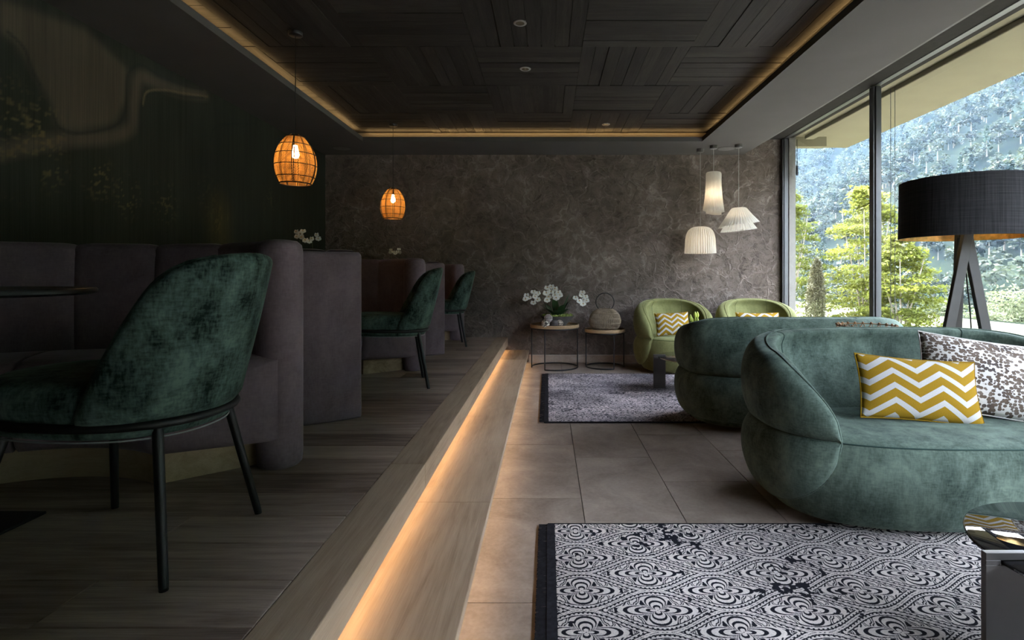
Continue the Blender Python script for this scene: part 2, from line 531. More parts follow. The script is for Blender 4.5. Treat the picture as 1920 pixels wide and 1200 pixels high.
for (y0, z0), (y1, z1) in zip(light, light[1:] + light[:1]):
    inside ^= ((z0 > ZZ) != (z1 > ZZ)) & (YY < (y1 - y0) * (ZZ - z0) / (z1 - z0 + 1e-12) + y0)
soft = inside.astype(float)
for _ in range(6):
    soft = (soft + np.roll(soft, 1, 0) + np.roll(soft, -1, 0) + np.roll(soft, 1, 1) + np.roll(soft, -1, 1)) / 5
blend(soft * .85, (.050, .041, .030))
band = smooth_pts([to_wall(*p) for p in ((0, 285), (60, 272), (130, 262), (200, 258), (245, 240), (252, 190), (262, 145), (300, 158), (340, 172), (385, 178))])
d = poly_dist(YY, ZZ, band)
blend(np.clip(1.3 - d / .055, 0, 1) * .8, (.050, .040, .030))
for pts in (((100, 215), (112, 240), (150, 250), (215, 236), (235, 205), (240, 140), (265, 122), (300, 143), (345, 160), (380, 168)),
            ((262, 270), (264, 200), (275, 178), (310, 174), (345, 181), (382, 183)), ((395, 262), (402, 240), (430, 233), (480, 232)), ((15, 60), (45, 90), (60, 130), (75, 160))):
    d = poly_dist(YY, ZZ, smooth_pts([to_wall(*p) for p in pts]))
    blend(np.clip(1 - d / .016, 0, 1) * .8, (.009, .012, .010))
d = poly_dist(YY, ZZ, smooth_pts([to_wall(*p) for p in ((268, 196), (276, 172), (310, 169), (345, 175), (390, 181))]))
blend(np.clip(1 - d / .012, 0, 1) * .5, (.13, .10, .055))
for (px, py, r, dens) in ((15, 225, .22, .8), (80, 245, .18, .9), (30, 300, .22, .5), (95, 310, .15, .7), (185, 335, .15, .9), (240, 370, .15, .8), (310, 380, .17, .6), (412, 420, .18, .6), (390, 370, .2, .25), (505, 380, .16, .3)):
    y0, z0 = to_wall(px, py)
    m_ = np.clip(1 - np.hypot(YY - y0, (ZZ - z0) * .8) / r, 0, 1)
    sp = (vnoise(YY, ZZ, 52, int(px)) > .60) * (vnoise(YY * .8 + ZZ, ZZ - YY * .5, 44, 9) > .45) * (vnoise(YY, ZZ, 9, 3) > .3)
    blend(sp * m_ * dens, (.085, .066, .028))
y0, z0 = to_wall(412, 425)
blend(np.clip(1 - np.hypot((YY - y0) * 1.6, ZZ - z0) / .4, 0, 1) * .35, (.09, .065, .015))
base *= 1.9 * (.72 + .55 * vnoise(YY * 6, ZZ * .35, 5, 5) * .6 + .4 * vnoise(YY * 3, ZZ * 2, 1.2, 6))[..., None]
V = np.stack([np.full(YY.shape, X_LEFT), YY, ZZ], -1).reshape(-1, 3)
nz, ny = YY.shape
idx = np.arange(nz * ny).reshape(nz, ny)
Fq = np.stack([idx[:-1, :-1], idx[:-1, 1:], idx[1:, 1:], idx[1:, :-1]], -1).reshape(-1, 4)
gw = G(); gw.V = V.tolist(); gw.F = Fq.tolist()
me = mesh_np('wall_left', gw.V, gw.F, False, False)
at = me.color_attributes.new('mural', 'FLOAT_COLOR', 'POINT')
at.data.foreach_set('color', np.concatenate([base.reshape(-1, 3), np.ones((nz * ny, 1))], 1).astype(np.float32).ravel())
m = M('printed_mural'); m.set(Roughness=.8); m.b.inputs['Specular IOR Level'].default_value = .25
ca = m.node('ShaderNodeVertexColor'); ca.layer_name = 'mural'
st = m.noise(m.coord('Object', (1, 60, .6)), 3, 4, .6)
m.link(m.mix(.75, ca.outputs[0], m.ramp([(.3, (.45, .45, .45)), (.7, (1, 1, 1))], st.outputs[0]), 'MULTIPLY'), m.b.inputs['Base Color'])
m.bump(st.outputs[0], .15, .004)
wl_ = struct(link('wall_left', me, m.m))
G().box(X_LEFT - .15, X_LEFT - .01, Y_REAR, Y_BACK, -.06, 3.1).obj('backing', GAP, wl_, False)

# ceiling: lowered soffit ring with a lit tray of wood panels
TX0, TX1, TY0, TY1 = -2.167, 1.81, -1.9, 6.245
CV = .20
g = G()
def slab(x0, x1, y0, y1): g.box(x0, x1, y0, y1, Z_SOFFIT, Z_SOFFIT + .053)
slab(X_LEFT, TX0, Y_REAR, Y_BACK); slab(TX1, 2.54, Y_REAR, Y_BACK); slab(TX0, TX1, TY1, Y_BACK); slab(TX0, TX1, Y_REAR, TY0)
ceiling = struct(g.obj('ceiling', CEILP, smooth=False))
# the part by the window rises to the glass
g = G()
V = [(2.54, Y_REAR, 2.70), (2.54, Y_BACK, 2.70), (2.90, Y_REAR, 2.91), (2.90, Y_BACK, 2.91), (3.12, Y_REAR, 2.91), (3.12, Y_BACK, 2.91)]
V2 = [(x, y, z + .08) for x, y, z in V]
g.add(V + V2, [(0, 1, 3, 2), (2, 3, 5, 4), (6, 8, 9, 7), (8, 10, 11, 9), (0, 2, 8, 6), (2, 4, 10, 8), (1, 7, 9, 3), (3, 9, 11, 5), (0, 6, 7, 1), (4, 5, 11, 10)])
g.obj('sloped_panel', CEILP, ceiling, False)
g = G()
g.box(TX0 - CV - .03, TX0 - CV, TY0 - CV, TY1 + CV, Z_SOFFIT + .053, Z_WOOD)
g.box(TX1 + CV, TX1 + CV + .03, TY0 - CV, TY1 + CV, Z_SOFFIT + .053, Z_WOOD)
g.box(TX0 - CV - .03, TX1 + CV + .03, TY1 + CV, TY1 + CV + .03, Z_SOFFIT + .053, Z_WOOD)
g.box(TX0 - CV - .03, TX1 + CV + .03, TY0 - CV - .03, TY0 - CV, Z_SOFFIT + .053, Z_WOOD)
COVE = plain('cove_paint', (.42, .36, .27), .9, 0, .1, .04)
g.obj('cove_wall', COVE, ceiling, False)
G().box(X_LEFT - .1, X_WIN + .1, Y_REAR, Y_BACK, Z_WOOD + .05, Z_WOOD + .2).obj('roof_slab', GAP, ceiling, False)
S = .82
px0, py0 = -.56 - 3 * S, 6.48 - 11 * S
for ix in range(6):
    for iy in range(11):
        x0, y0 = px0 + ix * S, py0 + iy * S
        X0, X1, Y0, Y1 = max(x0, TX0 - CV), min(x0 + S, TX1 + CV), max(y0, TY0 - CV), min(y0 + S, TY1 + CV)
        if X1 - X0 < .03 or Y1 - Y0 < .03: continue
        across = (ix + iy + 1) % 2 == 0
        if iy < 7:
            pn = G().box(X0, X1, Y0, Y1, Z_WOOD, Z_WOOD + .03).obj('panel', CEILW, ceiling, False); continue
        pn = G().box(X0, X1, Y0, Y1, Z_WOOD + .012, Z_WOOD + .03).obj('panel', CEILW, ceiling, False)
        n = 8; w = S / n
        for k in range(n):
            if across: a0, a1, b0, b1 = X0, X1, max(Y0, y0 + k * w), min(Y1, y0 + (k + 1) * w)
            else: a0, a1, b0, b1 = Y0, Y1, max(X0, x0 + k * w), min(X1, x0 + (k + 1) * w)
            if b1 - b0 < .01: continue
            L, D = (a1 - a0) / 2 - .001, (b1 - b0) / 2 - .0018
            c = ((a0 + a1) / 2, (b0 + b1) / 2)
            loc = (c[0], c[1], Z_WOOD + random.uniform(-.003, .004)) if across else (c[1], c[0], Z_WOOD + random.uniform(-.003, .004))
            G().box(-L, L, -D, D, 0, .014).obj('plank', CEILW, pn, False, loc, (0, 0, 0 if across else R(90)))
# light strips lying in the cove
ez = Z_SOFFIT + .062
CW, COVEC = .34, (1.0, .66, .27)
light_area('cove_led_left', (TX0 - .10, 2.2, ez), .02, 8.2, 4.2 * CW, COVEC, (R(180), 0, 0))
light_area('cove_led_right', (TX1 + .10, 2.2, ez), .02, 8.2, 4.2 * CW, COVEC, (R(180), 0, 0))
light_area('cove_led_back', ((TX0 + TX1) / 2, TY1 + .10, ez), 4.0, .02, 2.2 * CW, COVEC, (R(180), 0, 0))
for nm, b in (('left', (TX0 - .11, TX0 - .09, TY0, TY1)), ('right', (TX1 + .09, TX1 + .11, TY0, TY1)), ('back', (TX0, TX1, TY1 + .09, TY1 + .11))):
    G().box(*b, Z_SOFFIT + .053, Z_SOFFIT + .059).obj('light_strip', LED, ceiling, False)

# window front
window = struct(G().box(3.03, 3.10, Y_REAR, Y_BACK, 0, .06).box(3.04, 3.10, Y_REAR, Y_BACK, 2.895, 2.93).obj('window_1', WFRAME, smooth=False, bevel=.004))
muls = [6.905, 4.99, 2.75, .45, -2.55]
for i, y in enumerate(muls):
    G().box(3.025, 3.105, y - .03, y + .03, .06, 2.885).obj('mullion', WFRAME, window, False, bevel=.004)
    G().box(3.045, 3.085, y - .045, y + .045, .06, 2.885).obj('sash_bead', WFRAME, window, False)
for y0, y1 in zip(muls[1:], muls[:-1]):
    G().add([(3.062, y0 + .03, .06), (3.062, y1 - .03, .06), (3.062, y1 - .03, 2.90), (3.062, y0 + .03, 2.90)], [(0, 1, 2, 3)]).obj('pane', PANE, window, False)
G().box(3.105, 3.19, 6.86, 6.95, -.1, 2.93).obj('guide_post', WOUT, window, False, bevel=.003)
G().box(3.34, 3.46, Y_REAR, 6.94, 2.90, 2.951).obj('blind_box', EAVE, window, False, bevel=.01)
for y in (4.93, 4.87):
    G().tube([(3.17, y, -.1), (3.17, y, 2.85)], .0025, 6).obj('guide_cable', WFRAME, window)
cordt = thing('blind_cord', 'thin dark blind cord with tassel hanging by the corner window post', 'cord', (3.15, 6.74, 2.60))
p0 = P(1490, 318, 6.74)
G().tube([(0, 0, .25), (.002, 0, 0), (0, 0, p0.z - 2.6 + .05)], .004, 6).obj('cord', BLACKM, cordt)
G().lathe([(0, .06), (.008, .05), (.013, .02), (.014, -.06), (.006, -.075), (0, -.075)], 10, (0, 0, p0.z - 2.6)).obj('tassel', BLACKM, cordt)
struct(G().box(3.12, 4.26, Y_REAR - 1, 7.6, 2.95, 3.2).obj('roof_overhang', EAVE, smooth=False), 'beige roof overhang outside the window', 'roof')
tr = struct(G().box(3.2, 3.66, 7.0, 7.12, 2.825, 2.95).obj('trim_3', EAVE, smooth=False))


# ------------------------------------------------------------------ sofas and tub chairs
def sell(a, b, n, th):
    c, s_ = cos(th), sin(th)
    x = a * math.copysign(abs(c) ** (2 / n), c); y = b * math.copysign(abs(s_) ** (2 / n), s_)
    gx = math.copysign(abs(x / a) ** (n - 1) / a, x); gy = math.copysign(abs(y / b) ** (n - 1) / b, y)
    l = math.hypot(gx, gy) + 1e-9
    return x, y, gx / l, gy / l

def sofa(name, label, cat, loc, rz, a, b, n, H, mat, seam, seams, tip=47, group=None, seat=.40, win=.24):
    t = thing(name, label, cat, loc, rz, group)
    N = 96
    prof = [(.07, .0), (.045, .012), (.018, .05), (.004, .13), (-.008, .23), (-.004, .33), (.006, .372), (.02, .390), (.05, .402), (.12, .409)]
    g = G()
    def ring(ins, z): return [((a - ins) / a * sell(a, b, n, 2 * pi * k / N)[0], (b - ins) / b * sell(a, b, n, 2 * pi * k / N)[1], z) for k in range(N)]
    V, Fa = [], []
    for ins, z in prof: V += ring(ins, .02 + z * (seat - .01) / .40)
    for i in range(len(prof) - 1):
        for k in range(N): Fa.append((i * N + k, i * N + (k + 1) % N, (i + 1) * N + (k + 1) % N, (i + 1) * N + k))
    V.append((0, 0, seat + .018)); c = len(V) - 1; o = (len(prof) - 1) * N
    for k in range(N): Fa.append((o + k, o + (k + 1) % N, c))
    V.append((0, 0, .02)); c = len(V) - 1
    for k in range(N): Fa.append(((k + 1) % N, k, c))
    g.add(V, Fa); drum = g.obj('seat_drum', mat, t)
    pts = [(x, y, .02 + .382 * (seat - .01) / .40) for x, y, z in [(lambda q: ((a - .012) / a * q[0], (b - .012) / b * q[1], 0))(sell(a, b, n, 2 * pi * k / N)) for k in range(N)]]
    G().tube(pts, .0035, 6, True).obj('seat_seam', seam, drum)
    for sx, sy in ((-1, -1), (1, -1), (-1, 1), (1, 1)): G().lathe([(0, 0), (.022, 0), (.022, .03), (0, .03)], 10, (sx * a * .55, sy * b * .55, 0)).obj('glide', BLACKM, t)
    # the wrapped back: upper roll and lower roll, thick at the rear, pointed at the arm ends
    A0, A1, K = R(-tip), R(180 + tip), 150
    hz = H - seat
    def env(th):
        x = min((th - A0), (A1 - th)) / R(118)
        x = max(0, min(1, x)); return sqrt(max(0, 1 - (1 - x) ** 2.15))
    def env2(th):
        x = min((th - A0), (A1 - th)) / R(46)
        x = max(0, min(1, x)); return sqrt(max(0, 1 - (1 - x) ** 2.2))
    def loop(pts, m=26):
        return [Vector(p) for p in smooth_pts(pts, m // (len(pts) - 1) + 1)]
    Vu, Vl, rim, lowr, inn = [], [], [], [], []
    for i in range(K + 1):
        th = A0 + (A1 - A0) * i / K
        x, y, nx, ny = sell(a, b, n, th)
        e = env(th); w = min(1, .06 + .98 * e ** .8) if 0 < i < K else .05
        h = hz * e + .002
        up = [(-win * w, -.012), (-.62 * win * w, .36 * h), (-.36 * win * w, .78 * h), (-.10 * w - .0, .965 * h), (-.050 * w, h), (.005 * w, .985 * h), (.052 * w, .86 * h), (.078 * w, .60 * h), (.072 * w, .28 * h), (.036 * w, .01), (-.02 * w, -.004)]
        lo_h = (seat - .075) * env2(th) + .002
        lo = [(-.02 * w, .004), (.036 * w, -.008), (.074 * w, -.25 * lo_h), (.076 * w, -.55 * lo_h), (.050 * w, -.83 * lo_h), (.018 * w, -.985 * lo_h), (-.012 * w, -1.0 * lo_h), (-.03 * w, -.9 * lo_h)]
        su = smooth_pts(up, 4); sl = smooth_pts(lo, 4)
        Vu.append([(x + nx * o_, y + ny * o_, seat + z) for o_, z in su])
        Vl.append([(x + nx * o_, y + ny * o_, seat + z) for o_, z in sl])
        rim.append((x + nx * (-.052 * w), y + ny * (-.052 * w), seat + 1.0 * h))
        lowr.append((x + nx * (.005 * w), y + ny * (.005 * w), seat - 1.0 * lo_h))
        inn.append((x, y, nx, ny, w, h))
    for nm, VV in (('back_roll', Vu), ('lower_roll', Vl)):
        m_ = len(VV[0]); g = G()
        V = [p for r_ in VV for p in r_]
        Fa = [(i * m_ + k, i * m_ + (k + 1) % m_, (i + 1) * m_ + (k + 1) % m_, (i + 1) * m_ + k) for i in range(K) for k in range(m_)]
        Fa += [tuple(range(m_)), tuple(K * m_ + k for k in range(m_))[::-1]]
        g.add(V, Fa); ob = g.obj(nm, mat, t)
        if nm == 'back_roll':
            G().tube(rim, .006, 6).obj('piping', mat, ob)
            for deg in seams:
                i = int((R(deg) - A0) / (A1 - A0) * K)
                sp = [Vector(p) for p in Vu[i][0:20]]
                G().tube(sp, .0028, 5).obj('seam', seam, ob)
        else: G().tube(lowr, .0055, 6).obj('piping', mat, ob)
    return t

SA = sofa('curved_sofa', 'big dark green velvet sofa with cushions standing on the near rug', 'sofa', (1.86, 2.655, 0), 0, .78, .435, 2.7, .825, GREEN, GREENSEAM, (140, 62), group=None)
SB = sofa('curved_sofa', 'dark green velvet sofa behind, showing its back to the near sofa', 'sofa', (1.86, 4.19, 0), R(180), .78, .435, 2.7, .822, GREEN, GREENSEAM, (110, 50))
AC = sofa('tub_armchair', 'olive green velvet tub armchair beside the wicker lantern table', 'armchair', (1.51, 6.37, 0), R(6), .41, .40, 2.05, .835, OLIVE, OLIVESEAM, (122, 58), tip=34, win=.17)
AD = sofa('tub_armchair', 'olive green velvet tub armchair in the corner against the window', 'armchair', (2.50, 6.37, 0), R(-6), .41, .40, 2.05, .835, OLIVE, OLIVESEAM, (122, 58), tip=34, win=.17)

# ------------------------------------------------------------------ cushions
def chevron_mat():
    m = M('mustard_chevron_weave'); m.set(Roughness=.9); m.b.inputs['Specular IOR Level'].default_value = .1
    tc = m.node('ShaderNodeTexCoord'); sp = m.node('ShaderNodeSeparateXYZ'); m.link(tc.outputs['UV'], sp.inputs[0])
    tri = m.math('ABSOLUTE', m.math('SUBTRACT', m.math('FRACT', m.math('ADD', m.math('MULTIPLY', sp.outputs[0], 2.55), .36)), .5))
    s_ = m.math('FRACT', m.math('ADD', m.math('MULTIPLY', sp.outputs[1], 4.2), m.math('MULTIPLY', tri, -1.9)))
    st = m.math('LESS_THAN', s_, .40)
    wv = m.noise(m.coord('UV', (1, 1, 1)), 190, 2)
    ye = m.ramp([(.3, (.20, .115, .008)), (.7, (.31, .185, .016))], wv.outputs[0])
    wh = m.ramp([(.3, (.36, .35, .345)), (.7, (.50, .49, .485))], wv.outputs[0])
    m.link(m.mix(st, ye, wh), m.b.inputs['Base Color']); m.bump(wv.outputs[0], .3, .002)
    return m.m
CHEV = chevron_mat()
def dots_mat():
    m = M('spotted_plush'); m.set(Roughness=.9); m.b.inputs['Specular IOR Level'].default_value = .1
    v = m.node('ShaderNodeTexVoronoi', feature='F1'); m.link(m.coord('UV', (1.5, 1, 1)), v.inputs['Vector']); v.inputs['Scale'].default_value = 27; v.inputs['Randomness'].default_value = .75
    n = m.noise(m.coord('UV'), 3.5, 3)
    thr = m.math('ADD', .40, m.math('MULTIPLY', n.outputs[0], .34))
    st = m.math('LESS_THAN', v.outputs['Distance'], thr)
    dk = m.ramp([(.2, (.05, .05, .065)), (.5, (.12, .09, .07)), (.8, (.26, .22, .20))], m.noise(m.coord('UV'), 6, 3).outputs[0])
    m.link(m.mix(st, (.62, .59, .57), dk), m.b.inputs['Base Color'])
    m.bump(v.outputs['Distance'], .4, .004)
    return m.m
DOTS = dots_mat()
def cushion(label, loc, rot, w, h, th, mat, pip=None, seedv=0, group=None):
    g = G(); nu, nv = 40, 26; uv = []
    def fn(side):
        def f(u, v):
            U, Vv = u * 2 - 1, v * 2 - 1
            ex = w / 2 * U * (1 - .05 * (1 - Vv * Vv)) ; ey = h / 2 * Vv * (1 - .07 * (1 - U * U))
            z = th / 2 * ((1 - abs(U) ** 2.6) * (1 - abs(Vv) ** 2.6)) ** .55
            z *= 1 + .07 * sin(3.1 * U + seedv) * cos(2.3 * Vv + seedv)
            return (ex, ey, side * z)
        return f
    me_uv = []
    for side in (1, -1):
        g.grid(nu, nv, fn(side)); me_uv += [(i / (nu - 1), j / (nv - 1)) for j in range(nv) for i in range(nu)]
    me = g.mesh('cushion', True, False)
    ul = me.uv_layers.new(name='uv')
    vi = np.zeros(len(me.loops), np.int32); me.loops.foreach_get('vertex_index', vi)
    ul.data.foreach_set('uv', np.array(me_uv, np.float32)[vi].ravel())
    bm = bmesh.new(); bm.from_mesh(me); bmesh.ops.remove_doubles(bm, verts=bm.verts, dist=.0004); bmesh.ops.recalc_face_normals(bm, faces=bm.faces); bm.to_mesh(me); bm.free()
    o = link('cushion', me, mat, None, loc, rot)
    tag(o, label, 'cushion', group)
    e = []
    for k in range(60):
        q = k / 60 * 4; s_ = int(q); f = q - s_
        u, v = [(f, 0), (1, f), (1 - f, 1), (0, 1 - f)][s_]
        e.append(fn(1)(u, v))
    G().tube(e, .0035, 5, True).obj('piped_edge', pip or mat, o)
    return o
cushion('mustard and white chevron lumbar cushion lying on the near sofa', (1.815, 2.615, .565), (R(70), R(4), R(-5)), .57, .315, .13, CHEV)
cushion('grey spotted plush cushion leaning behind the chevron cushion on the near sofa', (2.24, 2.66, .605), (R(68), R(7), R(-18)), .68, .40, .17, DOTS, seedv=1)
cushion('chevron cushion on the olive armchair next to the wicker lantern', (1.455, 6.22, .565), (R(72), R(-3), R(2)), .40, .27, .12, CHEV, seedv=2)
cushion('chevron cushion in the olive corner armchair, mostly hidden by the sofa', (2.46, 6.22, .535), (R(68), 0, R(-3)), .50, .34, .13, CHEV, seedv=3)

# ------------------------------------------------------------------ rugs
def rug_image(name, w, h, res, faded, seed):
    nx, ny = int(w * res), int(h * res)
    x, y = np.meshgrid((np.arange(nx) + .5) / res, (np.arange(ny) + .5) / res)
    def vn(s, sd, ax=1.0): return vnoise(x * ax, y, s, sd)
    Lx, Ly = .245, .22
    xo, yo = x - .09, y - .03
    best = np.full(x.shape, 9.0); DX = np.zeros_like(x); DY = np.zeros_like(x)
    for off in (0, 1):
        cxk = np.round((xo - off * Lx) / (2 * Lx)) * 2 * Lx + off * Lx
        cyk = np.round((yo - off * Ly / 2) / Ly) * Ly + off * Ly / 2
        dx, dy = xo - cxk, yo - cyk
        bound = Ly / 4 * (1 + np.cos(pi * np.clip(np.abs(dx) / Lx, 0, 1)))
        d = np.abs(dy) - bound
        sel = d < best
        best = np.where(sel, d, best); DX = np.where(sel, dx, DX); DY = np.where(sel, dy, DY)
    db = -best                                           # distance-like measure inside an ogee
    rr = np.hypot(DX, DY * 1.0); an = np.arctan2(DY, DX)
    ax_, ay_ = np.abs(DX), np.abs(DY)
    re, ae = np.hypot(DX / 1.45, DY), np.arctan2(DY, DX / 1.45)
    pet = re / (.062 * (.30 + .70 * np.abs(np.cos(2 * ae)) ** 1.1))
    flower = np.sin(pet * 15 - .8) > -.35
    wx, wy = vnoise(ax_, ay_, 30, seed + 1) - .5, vnoise(ax_ + 3, ay_, 30, seed + 2) - .5
    fld = vnoise(ax_ + .020 * wx + 1, ay_ + .020 * wy + 1, 24, seed + 3) + .35 * vnoise(ax_, ay_, 62, seed + 4)
    scroll = np.sin(fld * 2 * pi * 5.4) > -.30
    dotx, doty = np.mod(ax_, .035) - .0175, np.mod(ay_, .035) - .0175
    rose = np.hypot(dotx, doty)
    scroll = np.where((vnoise(ax_, ay_, 14, seed + 8) > .66) & (rose < .0165), np.sin(rose * 900 + 2 * np.cos(6 * np.arctan2(doty, dotx))) > -.2, scroll)
    pat = np.where(pet < 1.5, flower, scroll)
    line = (np.abs(db - .004) < .0026) | (np.abs(db - .021) < .0022)
    gapl = (np.abs(db - .0105) < .0022) | (np.abs(db - .0265) < .002)
    bead = np.sin(DX * 420) > -.2
    pat = np.where((db > .0125) & (db < .018), bead, pat)
    pat = np.where(gapl, 0, pat); pat = np.where(line, 1, pat)
    wear = .40 * vn(6, seed + 5, .7) + .42 * vn(24, seed + 6) + .28 * vn(70, seed + 7)
    lim = .815 if not faded else .76
    pat = np.where(wear > lim, 0, pat).astype(float)
    if faded:
        pat = pat * .55 + .45 * (vn(90, seed + 8) > .35)
        pat *= .45 + 1.0 * np.clip(.65 * vn(3.2, seed + 9, .6) + .35 * vn(11, seed + 10, .6), 0, 1)
    tone = .82 + .25 * vn(2.5, seed + 11) + .12 * (vn(300, seed + 12) - .5)
    dk, lt = np.array((.13, .13, .16)), np.array((.86, .82, .80)) if not faded else np.array((.92, .86, .87))
    c = dk + (lt - dk) * np.clip(pat, 0, 1.1)[..., None]
    c = c * tone[..., None]
    img = bpy.data.images.new(name, nx, ny, alpha=False)
    px = np.ones((ny, nx, 4), np.float32); px[..., :3] = np.clip(c, 0, 1)
    img.pixels.foreach_set(px.ravel()); img.update()
    return img
def rug(label, x0, x1, y0, y1, faded, seed, res):
    w, h = x1 - x0, y1 - y0
    o = G().box(0, w, 0, h, 0, .011).obj('rug', None, None, False, (x0, y0, .0005), bevel=.003)
    m = M('woven_rug_pattern'); m.set(Roughness=.95); m.b.inputs['Specular IOR Level'].default_value = .05
    im = m.node('ShaderNodeTexImage'); im.image = rug_image('rug_pattern', w, h, res, faded, seed); im.interpolation = 'Linear'
    m.link(m.coord('Object', (1 / w, 1 / h, 1)), im.inputs[0]); m.link(im.outputs[0], m.b.inputs['Base Color'])
    m.bump(im.outputs[0], .25, .003)
    o.data.materials.append(m.m); tag(o, label, 'rug')
    BAND = plain('black_rug_binding', (.020, .020, .024), .95, 0, .05, .3, 60)
    G().box(-.035, .001, 0, h, 0, .012).obj('border_band', BAND, o, False, bevel=.002)
    G().box(-.03, w, -.006, .001, 0, .0115).obj('edge_binding', BAND, o, False)
    G().box(-.03, w, h - .001, h + .006, 0, .0115).obj('edge_binding', BAND, o, False)
    n = int(h / .0012); q = np.zeros((n, 4, 3)); r_ = np.random.default_rng(seed)
    yy = np.linspace(.002, h - .002, n); L = .034 + .006 * r_.random(n); dy = (r_.random(n) - .5) * .012; zt = .005 + .004 * r_.random(n)
    for i, (sx, sy) in enumerate(((0, 0), (0, 1), (1, 1), (1, 0))):
        q[:, i, 0] = -.032 - L * sx; q[:, i, 1] = yy + .0045 * sy + dy * sx; q[:, i, 2] = zt * (1 - .35 * sx) + .002
    f = link('fringe', quads_fast('fringe', q), BAND, o); f['kind'] = 'stuff'
    return o
rug('black and white damask rug under the near sofa', .03, 3.0, .75, 2.388, False, 21, 640)
rug('faded grey and black rug between the far sofa and the armchairs', .005, 3.0, 4.07, 6.08, True, 43, 420)

# ------------------------------------------------------------------ coffee tables
def coffee(label, loc):
    t = thing('coffee_table', label, 'table', loc)
    r, zg = .385, .300
    prof = [(0, zg), (r - .004, zg), (r, zg + .003), (r, zg + .009), (r - .004, zg + .012), (0, zg + .012)]
    G().lathe(prof, 96).obj('glass_top', SMOKED, t)
    for k in range(3):
        g = G()
        # upright plate with a slot gripping the glass
        x1, x0, d = -r + .075, -r - .045, .009
        g.box(x0, x1, -d, d, .0, zg - .001); g.box(x0, -r - .002, -d, d, zg - .001, zg + .013); g.box(x0, x1, -d, d, zg + .013, zg + .034)
        g.obj('leg', DARKM, t, False, rot=(0, 0, R(120 * k)), bevel=.0012, bseg=1)
    return t
coffee('round smoked glass coffee table with plate legs on the near rug', (1.655, 1.50, .0125))
coffee('round smoked glass coffee table on the faded rug before the armchairs', (1.475, 5.28, .0125))

# small potted plant on the far coffee table
pt = thing('potted_plant', 'small plant with yellow green buds on the far coffee table', 'plant', (1.43, 5.22, .3255))
POT = plain('grey_ceramic', (.20, .19, .18), .5)
BUD = plain('yellow_green_bud', (.42, .50, .08), .5, 0, .4, .2, 30)
SILV = plain('silver_leaf', (.16, .18, .17), .6, 0, .3, .3, 20)
G().lathe([(0, 0), (.045, 0), (.06, .02), (.072, .10), (.066, .105), (.06, .09), (0, .085)], 20).obj('pot', POT, pt)
for k in range(7):
    a = k * 2.4; x, y = .035 * cos(a), .035 * sin(a); zt = .33 + .03 * (k % 3)
    G().tube([(x * .3, y * .3, .08), (x * .8, y * .8, .22), (x, y, zt)], .003, 5).obj('stem', LEAFD, pt)
    G().lathe([(0, 0), (.010, .008), (.016, .028), (.012, .05), (.003, .065), (0, .067)], 9, (x, y, zt - .005)).obj('bud', BUD, pt)
for k in range(9):
    a = 2.6 + k * .35; L = .10 + .03 * (k % 3)
    c = Vector((cos(a) * .06, sin(a) * .06, .26 - .01 * k)); d = Vector((cos(a), sin(a) * .6, .35)).normalized(); s_ = d.cross(Vector((0, 0, 1))).normalized() * .014
    g = G(); g.add([c, c + d * L * .5 + s_, c + d * L, c + d * L * .5 - s_, c + d * L * .5 + Vector((0, 0, .006))], [(0, 1, 4), (1, 2, 4), (2, 3, 4), (3, 0, 4)])
    g.obj('leaf', SILV, pt)
    G().tube([(0, 0, .09), c * .7 + Vector((0, 0, .05)), c], .002, 4).obj('stem', LEAFD, pt)

# ------------------------------------------------------------------ nested side tables by the wall
def side_table(label, loc, r, zt, gap0, legs):
    t = thing('side_table', label, 'table', loc)
    tray = G().lathe([(0, zt - .040), (r - .002, zt - .040), (r, zt - .036), (r, zt - .002), (r - .003, zt), (r - .011, zt), (r - .014, zt - .003), (r - .014, zt - .026), (0, zt - .026)], 64).obj('tray_top', TRAYW, t)
    rr = r - .018
    ri = [(rr * cos(2 * pi * k / 64), rr * sin(2 * pi * k / 64), zt - .050) for k in range(64)]
    G().tube(ri, .0085, 8, True).obj('top_ring', BLACKM, t)
    a0, a1 = R(legs[1]), R(legs[0] + 360)
    arc = [(rr * cos(a0 + (a1 - a0) * k / 60), rr * sin(a0 + (a1 - a0) * k / 60), .0085) for k in range(61)]
    G().tube(arc, .0085, 8).obj('base_ring', BLACKM, t)
    for d in legs:
        x, y = rr * cos(R(d)), rr * sin(R(d))
        G().tube([(x, y, .008), (x, y, zt - .05)], .0075, 8).obj('leg', BLACKM, t)
    return t
T1 = side_table('larger black wire side table with wooden tray holding the white orchids', (.085, 6.575, 0), .302, .535, 0, (188, 245, 5))
T2 = side_table('smaller black wire side table with wooden tray holding the wicker lantern', (.706, 6.60, 0), .250, .475, 0, (292, 352, 172))

# wicker lantern
LW = translucent('grey_brown_wicker', (.30, .235, .165), .15, .7, .25)
lan = thing('wicker_lantern', 'round wicker lantern with black ring handle on the smaller side table', 'lantern', (.706, 6.58, .4495))
prof = smooth_pts([(.115, 0), (.165, .04), (.192, .10), (.190, .155), (.160, .215), (.105, .258), (.082, .268)], 5)
NB = 112
for k in range(4):
    g = G()
    for j in range(k, NB, 4):
        a = 2 * pi * j / NB + random.uniform(-.012, .012)
        pts = [((r_ + .002 * (j % 2)) * cos(a), (r_ + .002 * (j % 2)) * sin(a), z) for r_, z in prof[::2] + [prof[-1]]]
        g.tube(pts, .0034, 4)
    o = g.obj('weave', LW, lan); o['kind'] = 'stuff'
for z, r_ in ((.002, .116), (.045, .172), (.098, .196), (.155, .193), (.215, .164), (.268, .083)):
    G().tube([(r_ * cos(2 * pi * k / 48), r_ * sin(2 * pi * k / 48), z + .001) for k in range(48)], .0036, 6, True).obj('hoop', LW, lan)
G().lathe([(0, .004), (.11, .004), (.11, .010), (0, .010)], 32).obj('base', LW, lan)
